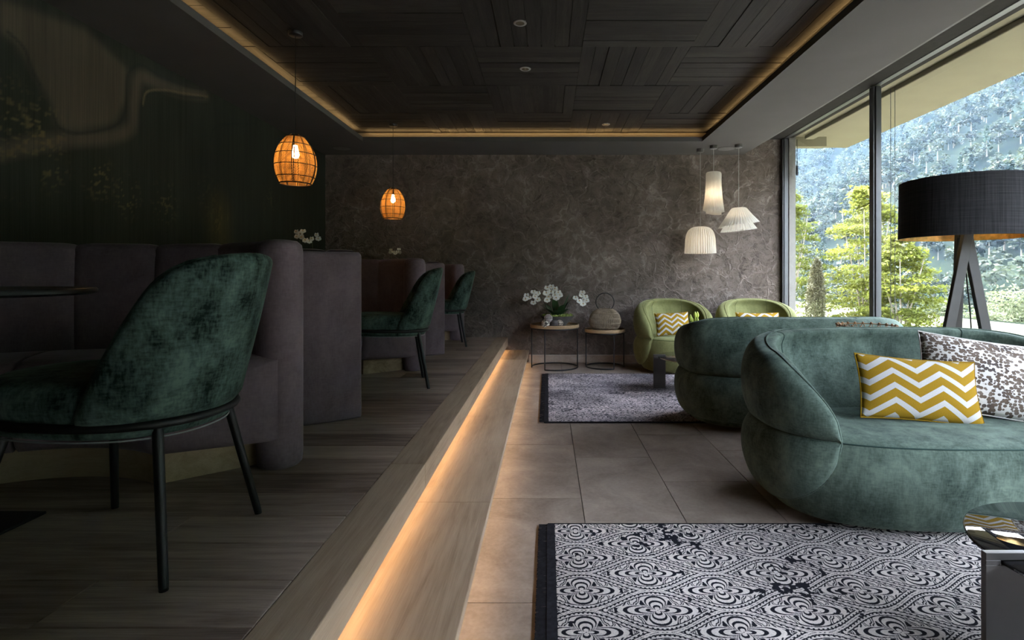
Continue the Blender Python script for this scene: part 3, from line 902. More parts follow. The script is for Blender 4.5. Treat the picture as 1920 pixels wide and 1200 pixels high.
G().tube([(.112 * cos(R(-52) + R(284) * k / 40), 0, .352 + .112 * sin(R(-52) + R(284) * k / 40)) for k in range(41)], .0055, 8).obj('ring_handle', BLACKM, lan)

# ------------------------------------------------------------------ orchids
def flower_mesh():
    g = G()
    def petal(ang, L, Wd, tilt, n=6):
        def f(u, v):
            t = v; wv = Wd * (sin(pi * min(1, t * .96 + .04)) ** .7) * (u - .5) * 2
            x, y = wv, t * L; z = tilt * t * L + .10 * L * (1 - (2 * u - 1) ** 2) * (t - t * t) * 2 - .12 * L * t * t
            return (x * cos(ang) - y * sin(ang), x * sin(ang) + y * cos(ang), z)
        g.grid(5, n, f)
    for a in (0, 2.15, -2.15): petal(a, .036, .013, .10)
    for a in (1.25, -1.25): petal(a, .040, .021, .22)
    return g.mesh('petals', True, False)
FLM = flower_mesh(); FLM.materials.append(PETAL)
LIPM = G().lathe([(0, .0), (.006, .002), (.007, .010), (.003, .018), (0, .019)], 8).mesh('lip'); LIPM.materials.append(plain('yellow_orchid_lip', (.55, .34, .08), .5))
def flower(parent, p, facing, s):
    q = Vector(facing).normalized().to_track_quat('Z', 'Y')
    o = link('flower', FLM, None, parent, p); o.rotation_euler = (q @ Vector((0, 0, 1)).to_track_quat('Z', 'Y')).to_euler(); o.scale = (s, s, s)
    link('lip', LIPM, None, o)
    return o
def orchid_leaf(parent, base, az, L, Wd, rise, curl):
    d = Vector((cos(az), sin(az), 0)); sd = Vector((-sin(az), cos(az), 0))
    def f(u, v):
        w = Wd * (sin(pi * (.06 + .92 * v)) ** .6) * (u - .5) * 2
        p = Vector(base) + d * (L * v * (.5 + .5 * curl * v)) + Vector((0, 0, rise * L * (v - .55 * curl * v * v))) + sd * w + Vector((0, 0, .25 * abs(w)))
        return tuple(p)
    G().grid(5, 9, f).obj('leaf', LEAFD, parent, True, recalc=False)
CONC = plain('dark_grey_concrete', (.085, .078, .072), .8, 0, .3, .25, 12)
MOSS = plain('pale_green_moss', (.20, .24, .07), .95, 0, .1, .5, 60)
ob = (.115, 6.56, .5095)
ORC = thing('orchid_planter', 'white orchids in a dark grey bowl on the larger side table', 'flowers', ob)
G().lathe([(0, 0), (.10, 0), (.125, .03), (.205, .118), (.212, .125), (.200, .127), (.19, .118), (0, .105)], 40).obj('bowl', CONC, ORC)
r_ = np.random.default_rng(5); n = 500
th = r_.random(n) * 2 * pi; rad = np.sqrt(r_.random(n)) * .19
q = np.zeros((n, 4, 3)); dirv = r_.normal(size=(n, 3)) * .012; dv2 = r_.normal(size=(n, 3)) * .008
c = np.stack([rad * np.cos(th), rad * np.sin(th), .118 + r_.random(n) * .02], -1)
q[:, 0] = c - dirv; q[:, 1] = c + dv2; q[:, 2] = c + dirv; q[:, 3] = c - dv2
mo = link('moss', quads_fast('moss', q), MOSS, ORC); mo['kind'] = 'stuff'
for az, L, Wd, rise, curl in ((R(100), .22, .042, 1.2, .3), (R(20), .16, .045, 1.25, .25), (R(-40), .20, .045, .75, .6), (R(180), .20, .042, .95, .5), (R(215), .19, .038, .85, .6), (R(-90), .20, .05, .7, .7), (R(-65), .22, .05, .9, .4), (R(-20), .20, .04, 1.5, .1), (R(150), .2, .04, 1.0, .4)):
    orchid_leaf(ORC, (cos(az) * .05, sin(az) * .04, .115), az, L, Wd, rise, curl)
def wp(px, py, Y, o): return P(px, py, Y) - Vector(o)
def spray(parent, o, base, ctrl, heads, s, Y):
    pts = [Vector(base)] + [wp(a, b, Y, o) for a, b in ctrl]
    G().tube(smooth_pts([tuple(p) for p in pts], 6), .0028, 5).obj('stem', STEMM, parent)
    for k, (a, b) in enumerate(heads):
        p = wp(a, b, Y + random.uniform(-.05, .03), o)
        flower(parent, p, (random.uniform(-.5, .5), -1, random.uniform(-.35, .35)), s * random.uniform(.9, 1.1))
STEMM = plain('olive_orchid_stem', (.06, .07, .03), .6)
spray(ORC, ob, (-.01, 0, .11), ((1033, 575), (1033, 550), (1037, 540)), ((1026, 539), (1033, 546), (1041, 541), (1047, 548), (1040, 553), (1024, 549), (1029, 556), (1050, 553), (1043, 558), (1026, 562), (1034, 537)), 1.12, 6.50)
spray(ORC, ob, (-.07, 0, .11), ((1024, 575), (1016, 560), (1002, 554), (987, 556)), ((987, 553), (992, 557), (985, 560), (1000, 547), (1005, 552), (1009, 549), (1000, 567), (1008, 561), (1003, 556)), 1.0, 6.52)
spray(ORC, ob, (.09, 0, .11), ((1066, 570), (1073, 557), (1084, 551), (1095, 556)), ((1079, 558), (1092, 548), (1098, 556), (1093, 569), (1100, 563), (1086, 564), (1090, 553), (1095, 562)), 1.0, 6.50)

def ball(label, px, py, Y, r, mat, relief=0, extra=None):
    p = P(px, py, Y); g = G()
    def fn(u, v):
        th, ph = 2 * pi * u, pi * v; rr = r * (1 + relief * sin(9 * th) * sin(8 * ph))
        return (rr * sin(ph) * cos(th), rr * sin(ph) * sin(th), rr * cos(ph))
    g.grid(36, 20, fn, True)
    o = g.obj('decorative_ball', mat, None, True, (p.x, Y, extra if extra is not None else .5085 + r)); tag(o, label, 'ornament')
    G().tube([((r + .0005) * cos(2 * pi * k / 40), (r + .0005) * sin(2 * pi * k / 40), .15 * r) for k in range(40)], .0022, 5, True).obj('band', BLACKM, o)
    return o
def spotted(name, a, b, sc, thr=.25):
    m = M(name); m.set(Roughness=.55)
    v = m.node('ShaderNodeTexVoronoi', feature='DISTANCE_TO_EDGE'); m.link(m.coord(), v.inputs['Vector']); v.inputs['Scale'].default_value = sc
    m.link(m.ramp([(thr * .6, a), (thr, b)], v.outputs['Distance']), m.b.inputs['Base Color']); return m.m
ball('grey banded ball resting on top between the bowl and the white carved ball', 1028, 592, 6.335, .052, spotted('grey_shell', (.25, .22, .21), (.34, .31, .30), 30), .0, .618)
ball('white carved flower ball at the front of the orchid tray', 1023, 603, 6.325, .050, spotted('carved_white', (.03, .025, .02), (.55, .50, .42), 26, .12), .05)
ball('dark grey ball between the white carved ball and the beige ball', 1039, 603, 6.335, .050, plain('dark_shell', (.075, .065, .065), .5, 0, .5, .3, 30))
ball('mottled beige ball on the orchid tray beside the dark ball', 1049, 603, 6.37, .046, spotted('mottled_beige', (.12, .09, .07), (.38, .32, .26), 20, .10))

# ------------------------------------------------------------------ booths
def arc_pt(r, deg, z): return (r * cos(R(deg)), r * sin(R(deg)), z)
def booth(label, loc):
    t = thing('booth_banquette', label, 'booth', loc, 0, None)
    ZT = .945
    # outer shell
    prof = [(.985, .0), (1.085, .0), (1.09, .01), (1.09, ZT - .045), (1.082, ZT - .025), (1.065, ZT - .016), (.985, ZT - .016)]
    g = G(); m_ = len(prof); n = 88; d0, d1 = -46, -310
    V = [arc_pt(r_, -46 - (360 - 46 - 49) * i / n, z) for i in range(n + 1) for r_, z in prof]
    Fa = [(i * m_ + k, i * m_ + (k + 1) % m_, (i + 1) * m_ + (k + 1) % m_, (i + 1) * m_ + k) for i in range(n) for k in range(m_)]
    Fa += [tuple(range(m_)), tuple(n * m_ + k for k in range(m_))[::-1]]
    g.add(V, Fa); g.obj('back_shell', TAUPE, t, True, bevel=.016, bseg=3)
    # upholstered back pads, one per channel, rounded over the top
    edges = [51.5, 71, 90.5, 110, 129.5, 149, 168.5, 188, 207.5, 227, 246.5, 266, 285.5, 305, 314]
    edges = [49.0] + edges[1:]
    for a0, a1 in zip(edges[:-1], edges[1:]):
        g = G(); prof2 = [(.93, .40), (.926, .55), (.928, .75), (.934, .88), (.945, .925), (.965, .943), (.985, ZT), (.998, ZT - .004)]
        nn = 12
        def fn(u, v):
            f = v * (len(prof2) - 1); i = min(int(f), len(prof2) - 2); f -= i
            r_ = prof2[i][0] + (prof2[i + 1][0] - prof2[i][0]) * f; z = prof2[i][1] + (prof2[i + 1][1] - prof2[i][1]) * f
            b = 1 - (abs(2 * u - 1)) ** 6
            dz = .010 * (1 - b) * min(1, max(0, (z - .85) / .08)); dr = .022 * (1 - b) * (1 - max(0, (z - .9) / .06))
            return arc_pt(r_ + dr, a0 + (a1 - a0) * u, z - dz)
        g.grid(nn * 2 + 1, 22, fn); g.obj('back_pad', TAUPE, t, True)
    # rounded end roll facing the walkway
    rp = [(0, 0), (.074, 0), (.086, .012), (.090, .06), (.090, ZT - .05), (.084, ZT - .018), (.066, ZT - .002), (.03, ZT + .003), (0, ZT + .004)]
    c = arc_pt(1.008, 48.5, 0)
    G().lathe(rp, 36, c).obj('end_roll', TAUPE, t)
    # seat in three upholstered lengths
    sp = smooth_pts([(.60, .118), (.572, .15), (.552, .25), (.553, .36), (.570, .425), (.62, .462), (.75, .474), (.88, .472), (.985, .46)], 4)
    sp += [(.985, .118)]
    def seat(d0, d1, n, e0, e1):
        g = G(); V = []; m_ = len(sp); ks = []
        def endoff(r_): return 14 * (r_ - .56) / .40
        for i in range(n + 1):
            u = i / n
            for (r_, z) in sp:
                a0 = d0 - (endoff(r_) if e0 else 0); a1 = d1 + (endoff(r_) if e1 else 0)
                d = a0 + (a1 - a0) * u
                V.append(arc_pt(r_, d, z))
        # puffed end caps
        ring0 = list(range(m_)); ringn = [n * m_ + k for k in range(m_)]
        Fa = [(i * m_ + k, i * m_ + (k + 1) % m_, (i + 1) * m_ + (k + 1) % m_, (i + 1) * m_ + k) for i in range(n) for k in range(m_)]
        def cap(ring, sgn, puff):
            nonlocal V, Fa
            pv = [Vector(V[k]) for k in ring]; cen = sum(pv, Vector()) / len(pv)
            cang = math.degrees(math.atan2(cen.y, cen.x)); tn = Vector((-sin(R(cang)), cos(R(cang)), 0)) * sgn
            prev = ring
            for s_, o_ in ((.97, .45), (.86, .82), (.6, .98)):
                cur = []
                for p in pv:
                    q_ = cen + (p - cen) * s_ + tn * puff * o_
                    V.append(tuple(q_)); cur.append(len(V) - 1)
                for k in range(len(ring)): Fa.append((prev[k], prev[(k + 1) % m_], cur[(k + 1) % m_], cur[k]))
                prev = cur
            V.append(tuple(cen + tn * puff)); cc = len(V) - 1
            for k in range(m_): Fa.append((prev[k], prev[(k + 1) % m_], cc))
        cap(ring0, -1, .055 if e0 else .008); cap(ringn, 1, .055 if e1 else .008)
        g.add(V, Fa); return g.obj('seat_cushion', TAUPE, t, True)
    seat(60, 113.2, 20, True, False); seat(114.8, 245.2, 40, False, False); seat(246.8, 300, 20, False, True)
    # wooden plinth
    V = []; n = 60; pr = [(.615, 0), (.615, .125), (.98, .125), (.98, 0)]
    for i in range(n + 1):
        for r_, z in pr:
            k = 8 * (r_ - .61) / .38
            a0, a1 = 60 - k, 300 + k
            V.append(arc_pt(r_, a0 + (a1 - a0) * i / n, z))
    Fa = [(i * 4 + k, i * 4 + (k + 1) % 4, (i + 1) * 4 + (k + 1) % 4, (i + 1) * 4 + k) for i in range(n) for k in range(4)] + [(0, 1, 2, 3), tuple(n * 4 + k for k in (3, 2, 1, 0))]
    G().add(V, Fa).obj('plinth', PLINTHW, t, False)
    return t
BX, BY, BP = -1.80, 1.50, 2.28
B1 = booth('nearest round grey taupe velvet booth at the left edge', (BX, BY, Z_PLAT))
clone(B1, (BX, BY + BP, Z_PLAT), 0, 'middle round taupe velvet booth, second from the camera')
b3 = clone(B1, (BX, BY + 2 * BP - .01, Z_PLAT), 0, 'farthest round taupe velvet booth next to the plaster wall')

b3.scale = (1, .80, 1)

# bistro tables in the booths
def bistro(label, loc):
    t = thing('bistro_table', label, 'table', loc)
    G().lathe([(0, .735), (.425, .735), (.44, .742), (.44, .752), (.436, .757), (0, .757)], 64).obj('table_top', TTOP, t)
    G().lathe([(0, .016), (.035, .016), (.035, .72), (.15, .725), (.15, .735), (0, .735)], 24).obj('column', BLACKM, t)
    b = G().box(-.22, .22, -.22, .22, .012, .022).obj('base_plate', BLACKM, t, False, bevel=.003)
    for sx in (-1, 1):
        for sy in (-1, 1): G().lathe([(0, 0), (.018, 0), (.018, .013), (0, .013)], 12, (sx * .175, sy * .175, 0)).obj('foot', BLACKM, b)
    return t
TTOP = plain('black_table_top', (.02, .02, .022), .35, 0, .5)
b1 = bistro('black round table in the nearest booth, cut by the left edge', (-1.87, 1.537, Z_PLAT))
clone(b1, (BX, BY + BP, Z_PLAT), 0, 'black round table in the middle booth under its orchid')
clone(b1, (BX, BY + 2 * BP, Z_PLAT), 0, 'black round table in the farthest booth under its orchid')
def small_orchid(label, loc, Y, heads):
    t = thing('potted_orchid', label, 'flowers', loc)
    G().lathe([(0, 0), (.04, 0), (.055, .08), (.05, .085), (0, .075)], 20).obj('pot', CONC, t)
    for az in (.3, 2.2, 4.0): orchid_leaf(t, (0, 0, .075), az, .13, .03, .6, .6)
    for k in range(2):
        hs = heads[k]
        spray(t, loc, (0, 0, .07), ((hs[0][0], hs[0][1] + 25), hs[0]), hs, .60, Y)
ZT_ = Z_PLAT + .7575
small_orchid('white orchid peeping over the nearest booth, on the middle table', (-1.72, BY + BP, ZT_), 3.78, (((563, 437), (556, 434), (568, 433), (557, 443), (566, 444), (573, 450)), ((585, 447), (594, 440), (580, 452), (597, 447))))
small_orchid('white orchid peeping over the middle booth, on the farthest table', (-1.74, BY + 2 * BP, ZT_), 6.06, (((733, 468), (737, 472), (732, 473)), ((748, 467), (745, 472), (750, 473), (741, 475))))

# ------------------------------------------------------------------ chairs
def chair(label, loc, rz):
    t = thing('dining_chair', label, 'chair', loc, rz)
    zb, zt = .415, .862
    def base_r(ph):          # plan of the back, seen from above, phi measured from the rear
        return (-.035 - .225 * cos(ph), .235 * sin(ph))
    nu, nv = 44, 40
    def surf(s, v, off):
        v = sin(pi / 2 * v) ** .9 if off in (1, -1) else v
        z = zb + (zt - zb) * v
        pm = (92 - 34 * v) * max(.012, (1 - v ** 13)) ** .5
        ph = R(pm) * s
        x, y = base_r(ph)
        lean = -.105 * v ** 1.25
        nx, ny = -cos(ph), sin(ph)
        edge = min(1 - abs(s), 1.0) * R(pm) * .24
        tk = .020 * min(1, (max(0, edge) / .03) ** .5) * min(1, ((1 - v) / .06) ** .5) * min(1, (.25 + v / .05))
        k = off * tk
        dome = .010 * sin(pi * v)
        return (x + lean + nx * (k + dome * (off > 0)), y * (1 + .04 * v) + ny * (k + dome * (off > 0)), z)
    g = G()
    g.grid(nu, nv, lambda u, v: surf(u * 2 - 1, v, 1)); g.grid(nu, nv, lambda u, v: surf(u * 2 - 1, v, -1))
    me = g.mesh('backrest')
    bm = bmesh.new(); bm.from_mesh(me); bmesh.ops.remove_doubles(bm, verts=bm.verts, dist=.003); bmesh.ops.holes_fill(bm, edges=[e for e in bm.edges if e.is_boundary], sides=0)
    bmesh.ops.recalc_face_normals(bm, faces=bm.faces); bm.to_mesh(me); bm.free()
    me.polygons.foreach_set('use_smooth', [True] * len(me.polygons))
    bo = link('backrest', me, CHAIRG, t)
    # stitched line round the rim
    path = [surf(-.985, v, 0) for v in np.linspace(.0, .93, 22)] + [surf(s_, .965, 0) for s_ in np.linspace(-.9, .9, 14)] + [surf(.985, v, 0) for v in np.linspace(.93, .0, 22)]
    G().tube(path, .0055, 6).obj('piping', CHAIRG, bo)
    def seat_ring(k, z, sc=1.0, N=64):
        th = 2 * pi * k / N; x, y, nx, ny = sell(.300 * sc, .245 * sc, 2.35, th)
        return (x + .036, y, z + .035 * (x + .02))
    N = 64
    def puff(prof, name, mat, par):
        V = [seat_ring(k, z, s_) for s_, z in prof for k in range(N)]
        Fa = [(i * N + k, i * N + (k + 1) % N, (i + 1) * N + (k + 1) % N, (i + 1) * N + k) for i in range(len(prof) - 1) for k in range(N)]
        V += [(0, 0, prof[0][1]), (0, 0, prof[-1][1] + .003)]
        Fa += [((k + 1) % N, k, len(V) - 2) for k in range(N)] + [((len(prof) - 1) * N + k, (len(prof) - 1) * N + (k + 1) % N, len(V) - 1) for k in range(N)]
        return G().add(V, Fa).obj(name, mat, par)
    seat = puff([(.80, .418), (.95, .420), (.985, .445), (.985, .475), (.95, .503), (.86, .518), (.6, .526), (.25, .529)], 'seat', CHAIRG, t)
    puff([(.5, .372), (.84, .374), (.93, .382), (.955, .395), (.955, .41), (.80, .412)], 'seat_pan', CHAIRG, t)
    G().tube([seat_ring(k, .3745, .925) for k in range(N)], .0025, 5, True).obj('edge_piping', plain('grey_piping', (.25, .26, .27), .7), seat)
    G().tube([seat_ring(k, .414, .992) for k in range(N)], .0125, 8, True).obj('frame_ring', BLACKM, t)
    for sy in (-1, 1):
        for (x0, y0, x1, y1) in ((-.185, .150, -.252, .220), (.19, .165, .262, .262)):
            a, b_ = Vector((x0, sy * y0, .412 + .035 * x0)), Vector((x1, sy * y1, .004))
            lg = G().tube([a, a.lerp(b_, .98), b_], [.0135, .0115, .0105], 12).obj('leg', BLACKM, t)
            G().lathe([(0, 0), (.011, 0), (.011, .004), (0, .004)], 10, (b_.x, b_.y, 0)).obj('glide', BLACKM, lg)
    return t
C1 = chair('nearest green crushed velvet chair with black metal legs', (-1.222, 1.567, Z_PLAT), R(180))
clone(C1, (-1.150, 3.90, Z_PLAT), R(198), 'green velvet chair pulled up to the middle booth')
clone(C1, (-1.215, 6.14, Z_PLAT), R(195), 'green velvet chair at the farthest booth by the plaster wall')

# ------------------------------------------------------------------ rattan pendants
def rattan(label, loc, drop):
    t = thing('rattan_pendant_lamp', label, 'lamp', loc)
    zc = Z_WOOD - loc[2]
    prof = [(.104, 0), (.122, .04), (.136, .09), (.140, .14), (.134, .195), (.116, .25), (.086, .30), (.055, .335), (.034, .348)]
    ps = smooth_pts(prof, 6)
    def rad(z):
        return float(np.interp(z, [p[1] for p in ps], [p[0] for p in ps]))
    sh = G().tube([(rad(.0) * cos(2 * pi * k / 48), rad(.0) * sin(2 * pi * k / 48), 0) for k in range(48)], .0045, 6, True).obj('shade', RATD, t)
    for z in (.045, .125, .205, .27, .33):
        r_ = rad(z) + .003
        G().tube([(r_ * cos(2 * pi * k / 48), r_ * sin(2 * pi * k / 48), z) for k in range(48)], .0028, 6, True).obj('hoop', RATD, sh)
    for k in range(10):
        g = G()
        for da in (-.045, .045):
            a = 2 * pi * k / 10 + da
            g.tube([((rad(z) + .001) * cos(a), (rad(z) + .001) * sin(a), z) for z in np.linspace(0, .347, 16)], .0026, 5)
        g.obj('rib', RATL if k % 2 else RATD, sh)
    # slanting cane infill, too fine to count
    Q = []
    cells = [(0, .045), (.045, .125), (.125, .205), (.205, .27), (.27, .335)]
    for ci, (z0, z1) in enumerate(cells):
        for k in range(10):
            a0, a1 = 2 * pi * k / 10 + .045, 2 * pi * (k + 1) / 10 - .045
            sl = 1 if (k + ci) % 2 else -1
            ns = 10
            for j in range(-5, ns + 5):
                u0 = j / ns; u1 = u0 + sl * .42
                pts = []
                for q_ in np.linspace(0, 1, 4):
                    uu = u0 + (u1 - u0) * q_
                    pts.append((min(1, max(0, uu)), z0 + (z1 - z0) * q_))
                if abs(pts[0][0] - pts[-1][0]) < .02: continue
                for (ua, za), (ub, zb_) in zip(pts[:-1], pts[1:]):
                    if ua == ub: continue
                    wd = .055
                    quad = []
                    for uu, z in ((ua, za), (min(1, ua + wd), za), (min(1, ub + wd), zb_), (ub, zb_)):
                        a = a0 + (a1 - a0) * uu; r_ = rad(z)
                        quad.append((r_ * cos(a), r_ * sin(a), z))
                    Q.append(quad)
    o = link('cane_infill', quads_fast('cane_infill', np.array(Q)), RATTAN, sh); o['kind'] = 'stuff'
    G().lathe([(0, .352), (.034, .346), (.036, .335), (.02, .33), (.016, .275), (0, .275)], 20).obj('socket', BLACKM, t)
    bu = G().lathe([(0, .275), (.013, .272), (.016, .25), (.024, .225), (.026, .205), (.018, .186), (0, .180)], 16).obj('bulb', BULB, t)
    G().tube([(0, 0, .35), (0, 0, zc - .02)], .0028, 6).obj('cord', BLACKM, t)
    G().lathe([(0, zc), (.048, zc), (.048, zc - .022), (.044, zc - .026), (0, zc - .026)], 24).obj('canopy', BLACKM, t)
    l = bpy.data.lights.new('rattan_light', 'POINT'); l.energy = .22; l.color = (1, .62, .26); l.shadow_soft_size = .02
    lo = bpy.data.objects.new('rattan_light', l); COL.objects.link(lo); lo.parent = t; lo.location = (0, 0, .165)
    return t
RATD = plain('dark_brown_cane', (.035, .020, .010), .6, 0, .3)
RATL = translucent('golden_cane', (.55, .33, .10), .35, .6, .15)
rattan('nearer rattan pendant lamp glowing amber over the middle booth', (-1.788, 3.78, 1.774), 0)
rattan('farther rattan pendant lamp glowing amber before the plaster wall', (-1.757, 6.06, 1.774), 0)

# ------------------------------------------------------------------ white pleated pendants
def pleat(parent, name, prof, npl, amp, mat, tilt=(0, 0), c=(0, 0, 0)):
    n = npl * 4
    ps = smooth_pts(prof, 4)
    def fn(u, v):
        f = v * (len(ps) - 1); i = min(int(f), len(ps) - 2); f -= i
        r_ = ps[i][0] * (1 - f) + ps[i + 1][0] * f; z = ps[i][1] * (1 - f) + ps[i + 1][1] * f
        a = 2 * pi * u; w = amp * r_ * (1 if round(u * n) % 4 in (0, 1) else -1) * .7
        x, y = (r_ + w) * cos(a), (r_ + w) * sin(a)
        k = max(0, -z)
        return (c[0] + x, c[1] + y, c[2] + z + x * tilt[0] * v + y * tilt[1] * v)
    return G().grid(n, len(ps), fn, True).obj(name, mat, parent, False, recalc=False)
def pendant(label, px, canopy_py, Y, top_py, tiers, en):
    top = P(px, top_py, Y)
    t = thing('pleated_pendant_lamp', label, 'lamp', (top.x, Y, top.z))
    sc = Y / F
    for k, (prof, tilt) in enumerate(tiers):
        s_ = pleat(t, 'shade', [(r_ * sc, -z * sc) for r_, z in prof], 38, .08, PLEAT, tilt)
    zc = Z_SOFFIT - top.z
    G().tube([(0, 0, -.06), (0, 0, zc - .02)], .003, 6).obj('cord', plain('pale_cord', (.45, .43, .40), .7), t)
    G().lathe([(0, zc), (.045, zc), (.045, zc - .035), (.038, zc - .040), (0, zc - .040)], 24).obj('canopy', plain('grey_canopy', (.10, .095, .09), .4, .3), t)
    zb = -tiers[0][0][-1][1] * sc * .5
    G().lathe([(0, zb + .035), (.012, zb + .033), (.014, zb + .015), (.026, zb - .01), (.024, zb - .03), (0, zb - .042)], 14).obj('bulb', BULBS, t)
    l = bpy.data.lights.new('pendant_light', 'POINT'); l.energy = en; l.color = (1, .74, .45); l.shadow_soft_size = .03
    lo = bpy.data.objects.new('pendant_light', l); COL.objects.link(lo); lo.parent = t; lo.location = (0, 0, zb - .045)
    return t
pendant('dome shaped white pleated pendant lamp, lowest and leftmost of three', 1313, 284, 6.62, 425, [([(6, 0), (15, 2), (22, 9), (25.5, 20), (26.5, 34), (27.5, 50)], (0, 0))], .12)
pendant('tall narrow white pleated pendant lamp with two tiers, highest of three', 1338, 274, 6.45, 323, [([(8, 0), (13, 2), (13.5, 20), (15, 45), (18.5, 73)], (-.10, 0)), ([(12, 60), (13, 70), (13.5, 78)], (-.12, 0))], .12)
pendant('wide cone shaped white pleated pendant lamp with two tiers, nearest the window', 1385, 274, 6.40, 390, [([(8, 0), (13, 1), (22, 14), (35, 32)], (.16, 0)), ([(18, 20), (25, 32), (31, 42)], (.10, 0))], .06)

# ------------------------------------------------------------------ tripod floor lamp
FL = thing('tripod_floor_lamp', 'black tripod floor lamp with wide black drum shade by the window', 'lamp', (2.59, 3.32, 0))
zs0, zs1, rs = 1.358, 1.716, .345
def lines_mat():
    m = M('black_linen_shade'); m.set(Roughness=.9); m.b.inputs['Specular IOR Level'].default_value = .1
    a = m.noise(m.coord('Object', (3, 3, 220)), 1.5, 3); b = m.noise(m.coord('Object', (90, 90, 2)), 1.5, 3)
    f = m.math('ADD', m.math('MULTIPLY', a.outputs[0], .5), m.math('MULTIPLY', b.outputs[0], .5))
    m.link(m.ramp([(.35, (.014, .014, .016)), (.65, (.042, .041, .044))], f), m.b.inputs['Base Color']); m.bump(f, .3, .002); return m.m
shade = G().lathe([(rs - .004, zs0), (rs, zs0 + .002), (rs - .006, zs1 - .002), (rs - .010, zs1)], 96).obj('shade', lines_mat(), FL)
GOLD = plain('gold_foil_lining', (.75, .50, .20), .28, .9, .5, .3, 30)
G().lathe([(rs - .0045, zs0), (rs - .0105, zs1)], 96).obj('shade_lining', GOLD, shade)
BW = plain('black_stained_wood', (.022, .020, .019), .5, 0, .4, .2, 12)
def bar(g, a, b, w, d, side):
    a, b = Vector(a), Vector(b); t = (b - a).normalized(); s_ = Vector(side); s_ = (s_ - t * s_.dot(t)).normalized(); n_ = t.cross(s_)
    V = [p + s_ * w * i + n_ * d * j for p in (a, b) for j in (-1, 1) for i in (-1, 1)]
    return g.add(V, [(0, 1, 3, 2), (4, 6, 7, 5), (0, 4, 5, 1), (2, 3, 7, 6), (0, 2, 6, 4), (1, 5, 7, 3)])
for az, sp_, y0 in ((184, .285, -.035), (-10, .245, -.02), (62, .27, .03)):
    d = Vector((cos(R(az)), sin(R(az)), 0))
    top = -d * .02 + Vector((0, y0, 1.50)); foot = d * sp_ + Vector((0, y0 * .6, 0.0))
    side = (1, 0, 0)
    bar(G(), top, foot, .030 if abs(d.x) > .5 else .026, .014, side).obj('leg', BW, FL, False, bevel=.003)
G().lathe([(0, 1.36), (.03, 1.36), (.03, 1.50), (.012, 1.51), (.012, 1.56), (0, 1.56)], 16).obj('hub', BLACKM, FL)
g = G()
for k in range(3): g.tube([(0, 0, 1.55), ((rs - .01) * cos(2.1 * k), (rs - .01) * sin(2.1 * k), 1.70)], .003, 5)
g.obj('shade_carrier', BLACKM, FL)
G().lathe([(0, 1.56), (.02, 1.56), (.045, 1.60), (.05, 1.63), (.035, 1.665), (0, 1.68)], 16).obj('bulb', plain('opal_bulb', (.7, .7, .68), .3), FL)
G().tube(smooth_pts([(.01, .02, 1.40), (.05, .04, 1.1), (.085, .05, .8), (.12, .08, .3), (.18, .12, .005), (.22, .3, .004)], 8), .004, 6).obj('cable', BLACKM, FL)

# ------------------------------------------------------------------ rattan basket table between the sofas
BK = thing('rattan_basket', 'tall round rattan basket behind the near sofa back', 'basket', (2.03, 3.40, 0))
BR = plain('brown_rattan_cane', (.20, .105, .045), .55, 0, .4, .3, 25)
rb, hb = .166, .806
for z, rr in ((.01, .14), (.2, .15), (.4, .157), (.6, .162), (hb - .045, rb), (hb, rb)):
    G().tube([(rr * cos(2 * pi * k / 56), rr * sin(2 * pi * k / 56), z) for k in range(56)], .004, 6, True).obj('hoop', BR, BK)
NZ = 22
for k in range(NZ):
    a = 2 * pi * k / NZ; b_ = 2 * pi * (k + .5) / NZ; c_ = 2 * pi * (k + 1) / NZ
    g = G(); g.tube([(rb * cos(a), rb * sin(a), hb + .006), (rb * cos(b_), rb * sin(b_), hb - .048), (rb * cos(c_), rb * sin(c_), hb + .006)], .0035, 5)
    g.sphere((rb * cos(a), rb * sin(a), hb + .004), .0085, 8, 6)
    g.obj('lacing', BR, BK)
g = G()
for k in range(60):
    a = 2 * pi * k / 60
    g.tube([(.14 * cos(a), .14 * sin(a), .01), (.157 * cos(a + .1), .157 * sin(a + .1), .4), (rb * cos(a), rb * sin(a), hb - .045)], .003, 4)
o = g.obj('weave', BR, BK); o['kind'] = 'stuff'
G().lathe([(0, .004), (.14, .004), (.14, .014), (0, .014)], 32).obj('base', BR, BK)

# ------------------------------------------------------------------ spotlights and speakers in the ceiling
def spot(px, py, label):
    Y = 1000 * (Z_WOOD - CZ) / (CY - py); x = (px - CX) * Y / F
    t = thing('ceiling_spotlight', label, 'lamp', (x, Y, Z_WOOD))
    G().lathe([(.030, -.004), (.042, -.006), (.046, -.003), (.046, 0.012)], 32).obj('ring', plain('grey_ring', (.3, .29, .27), .4, .3), t)
    G().lathe([(0, -.001), (.031, -.002)], 24).obj('lens', plain('lens', (.12, .10, .07), .2), t)
spot(985, 129, 'small round ceiling spotlight in the middle wood panel row'); spot(1136, 233, 'small round ceiling spotlight nearest the back wall'); spot(975, 43, 'small round ceiling spotlight nearest the camera')
def speaker(px, py, label):
    Y = 1000 * (Z_SOFFIT - CZ) / (CY - py); x = (px - CX) * Y / F
    t = thing('ceiling_speaker', label, 'speaker', (x, Y, Z_SOFFIT))
    G().lathe([(0, -.004), (.10, -.004), (.104, -.002)], 40).obj('grille', plain('speaker_cloth', (.10, .095, .09), .9), t)
    G().lathe([(.102, -.004), (.112, -.006), (.118, -.003), (.118, .004)], 40).obj('ring', CEILP, t)
speaker(641, 278, 'round flush ceiling speaker in the soffit near the mural wall'); speaker(1362, 279, 'round flush ceiling speaker above the white pleated lamps')

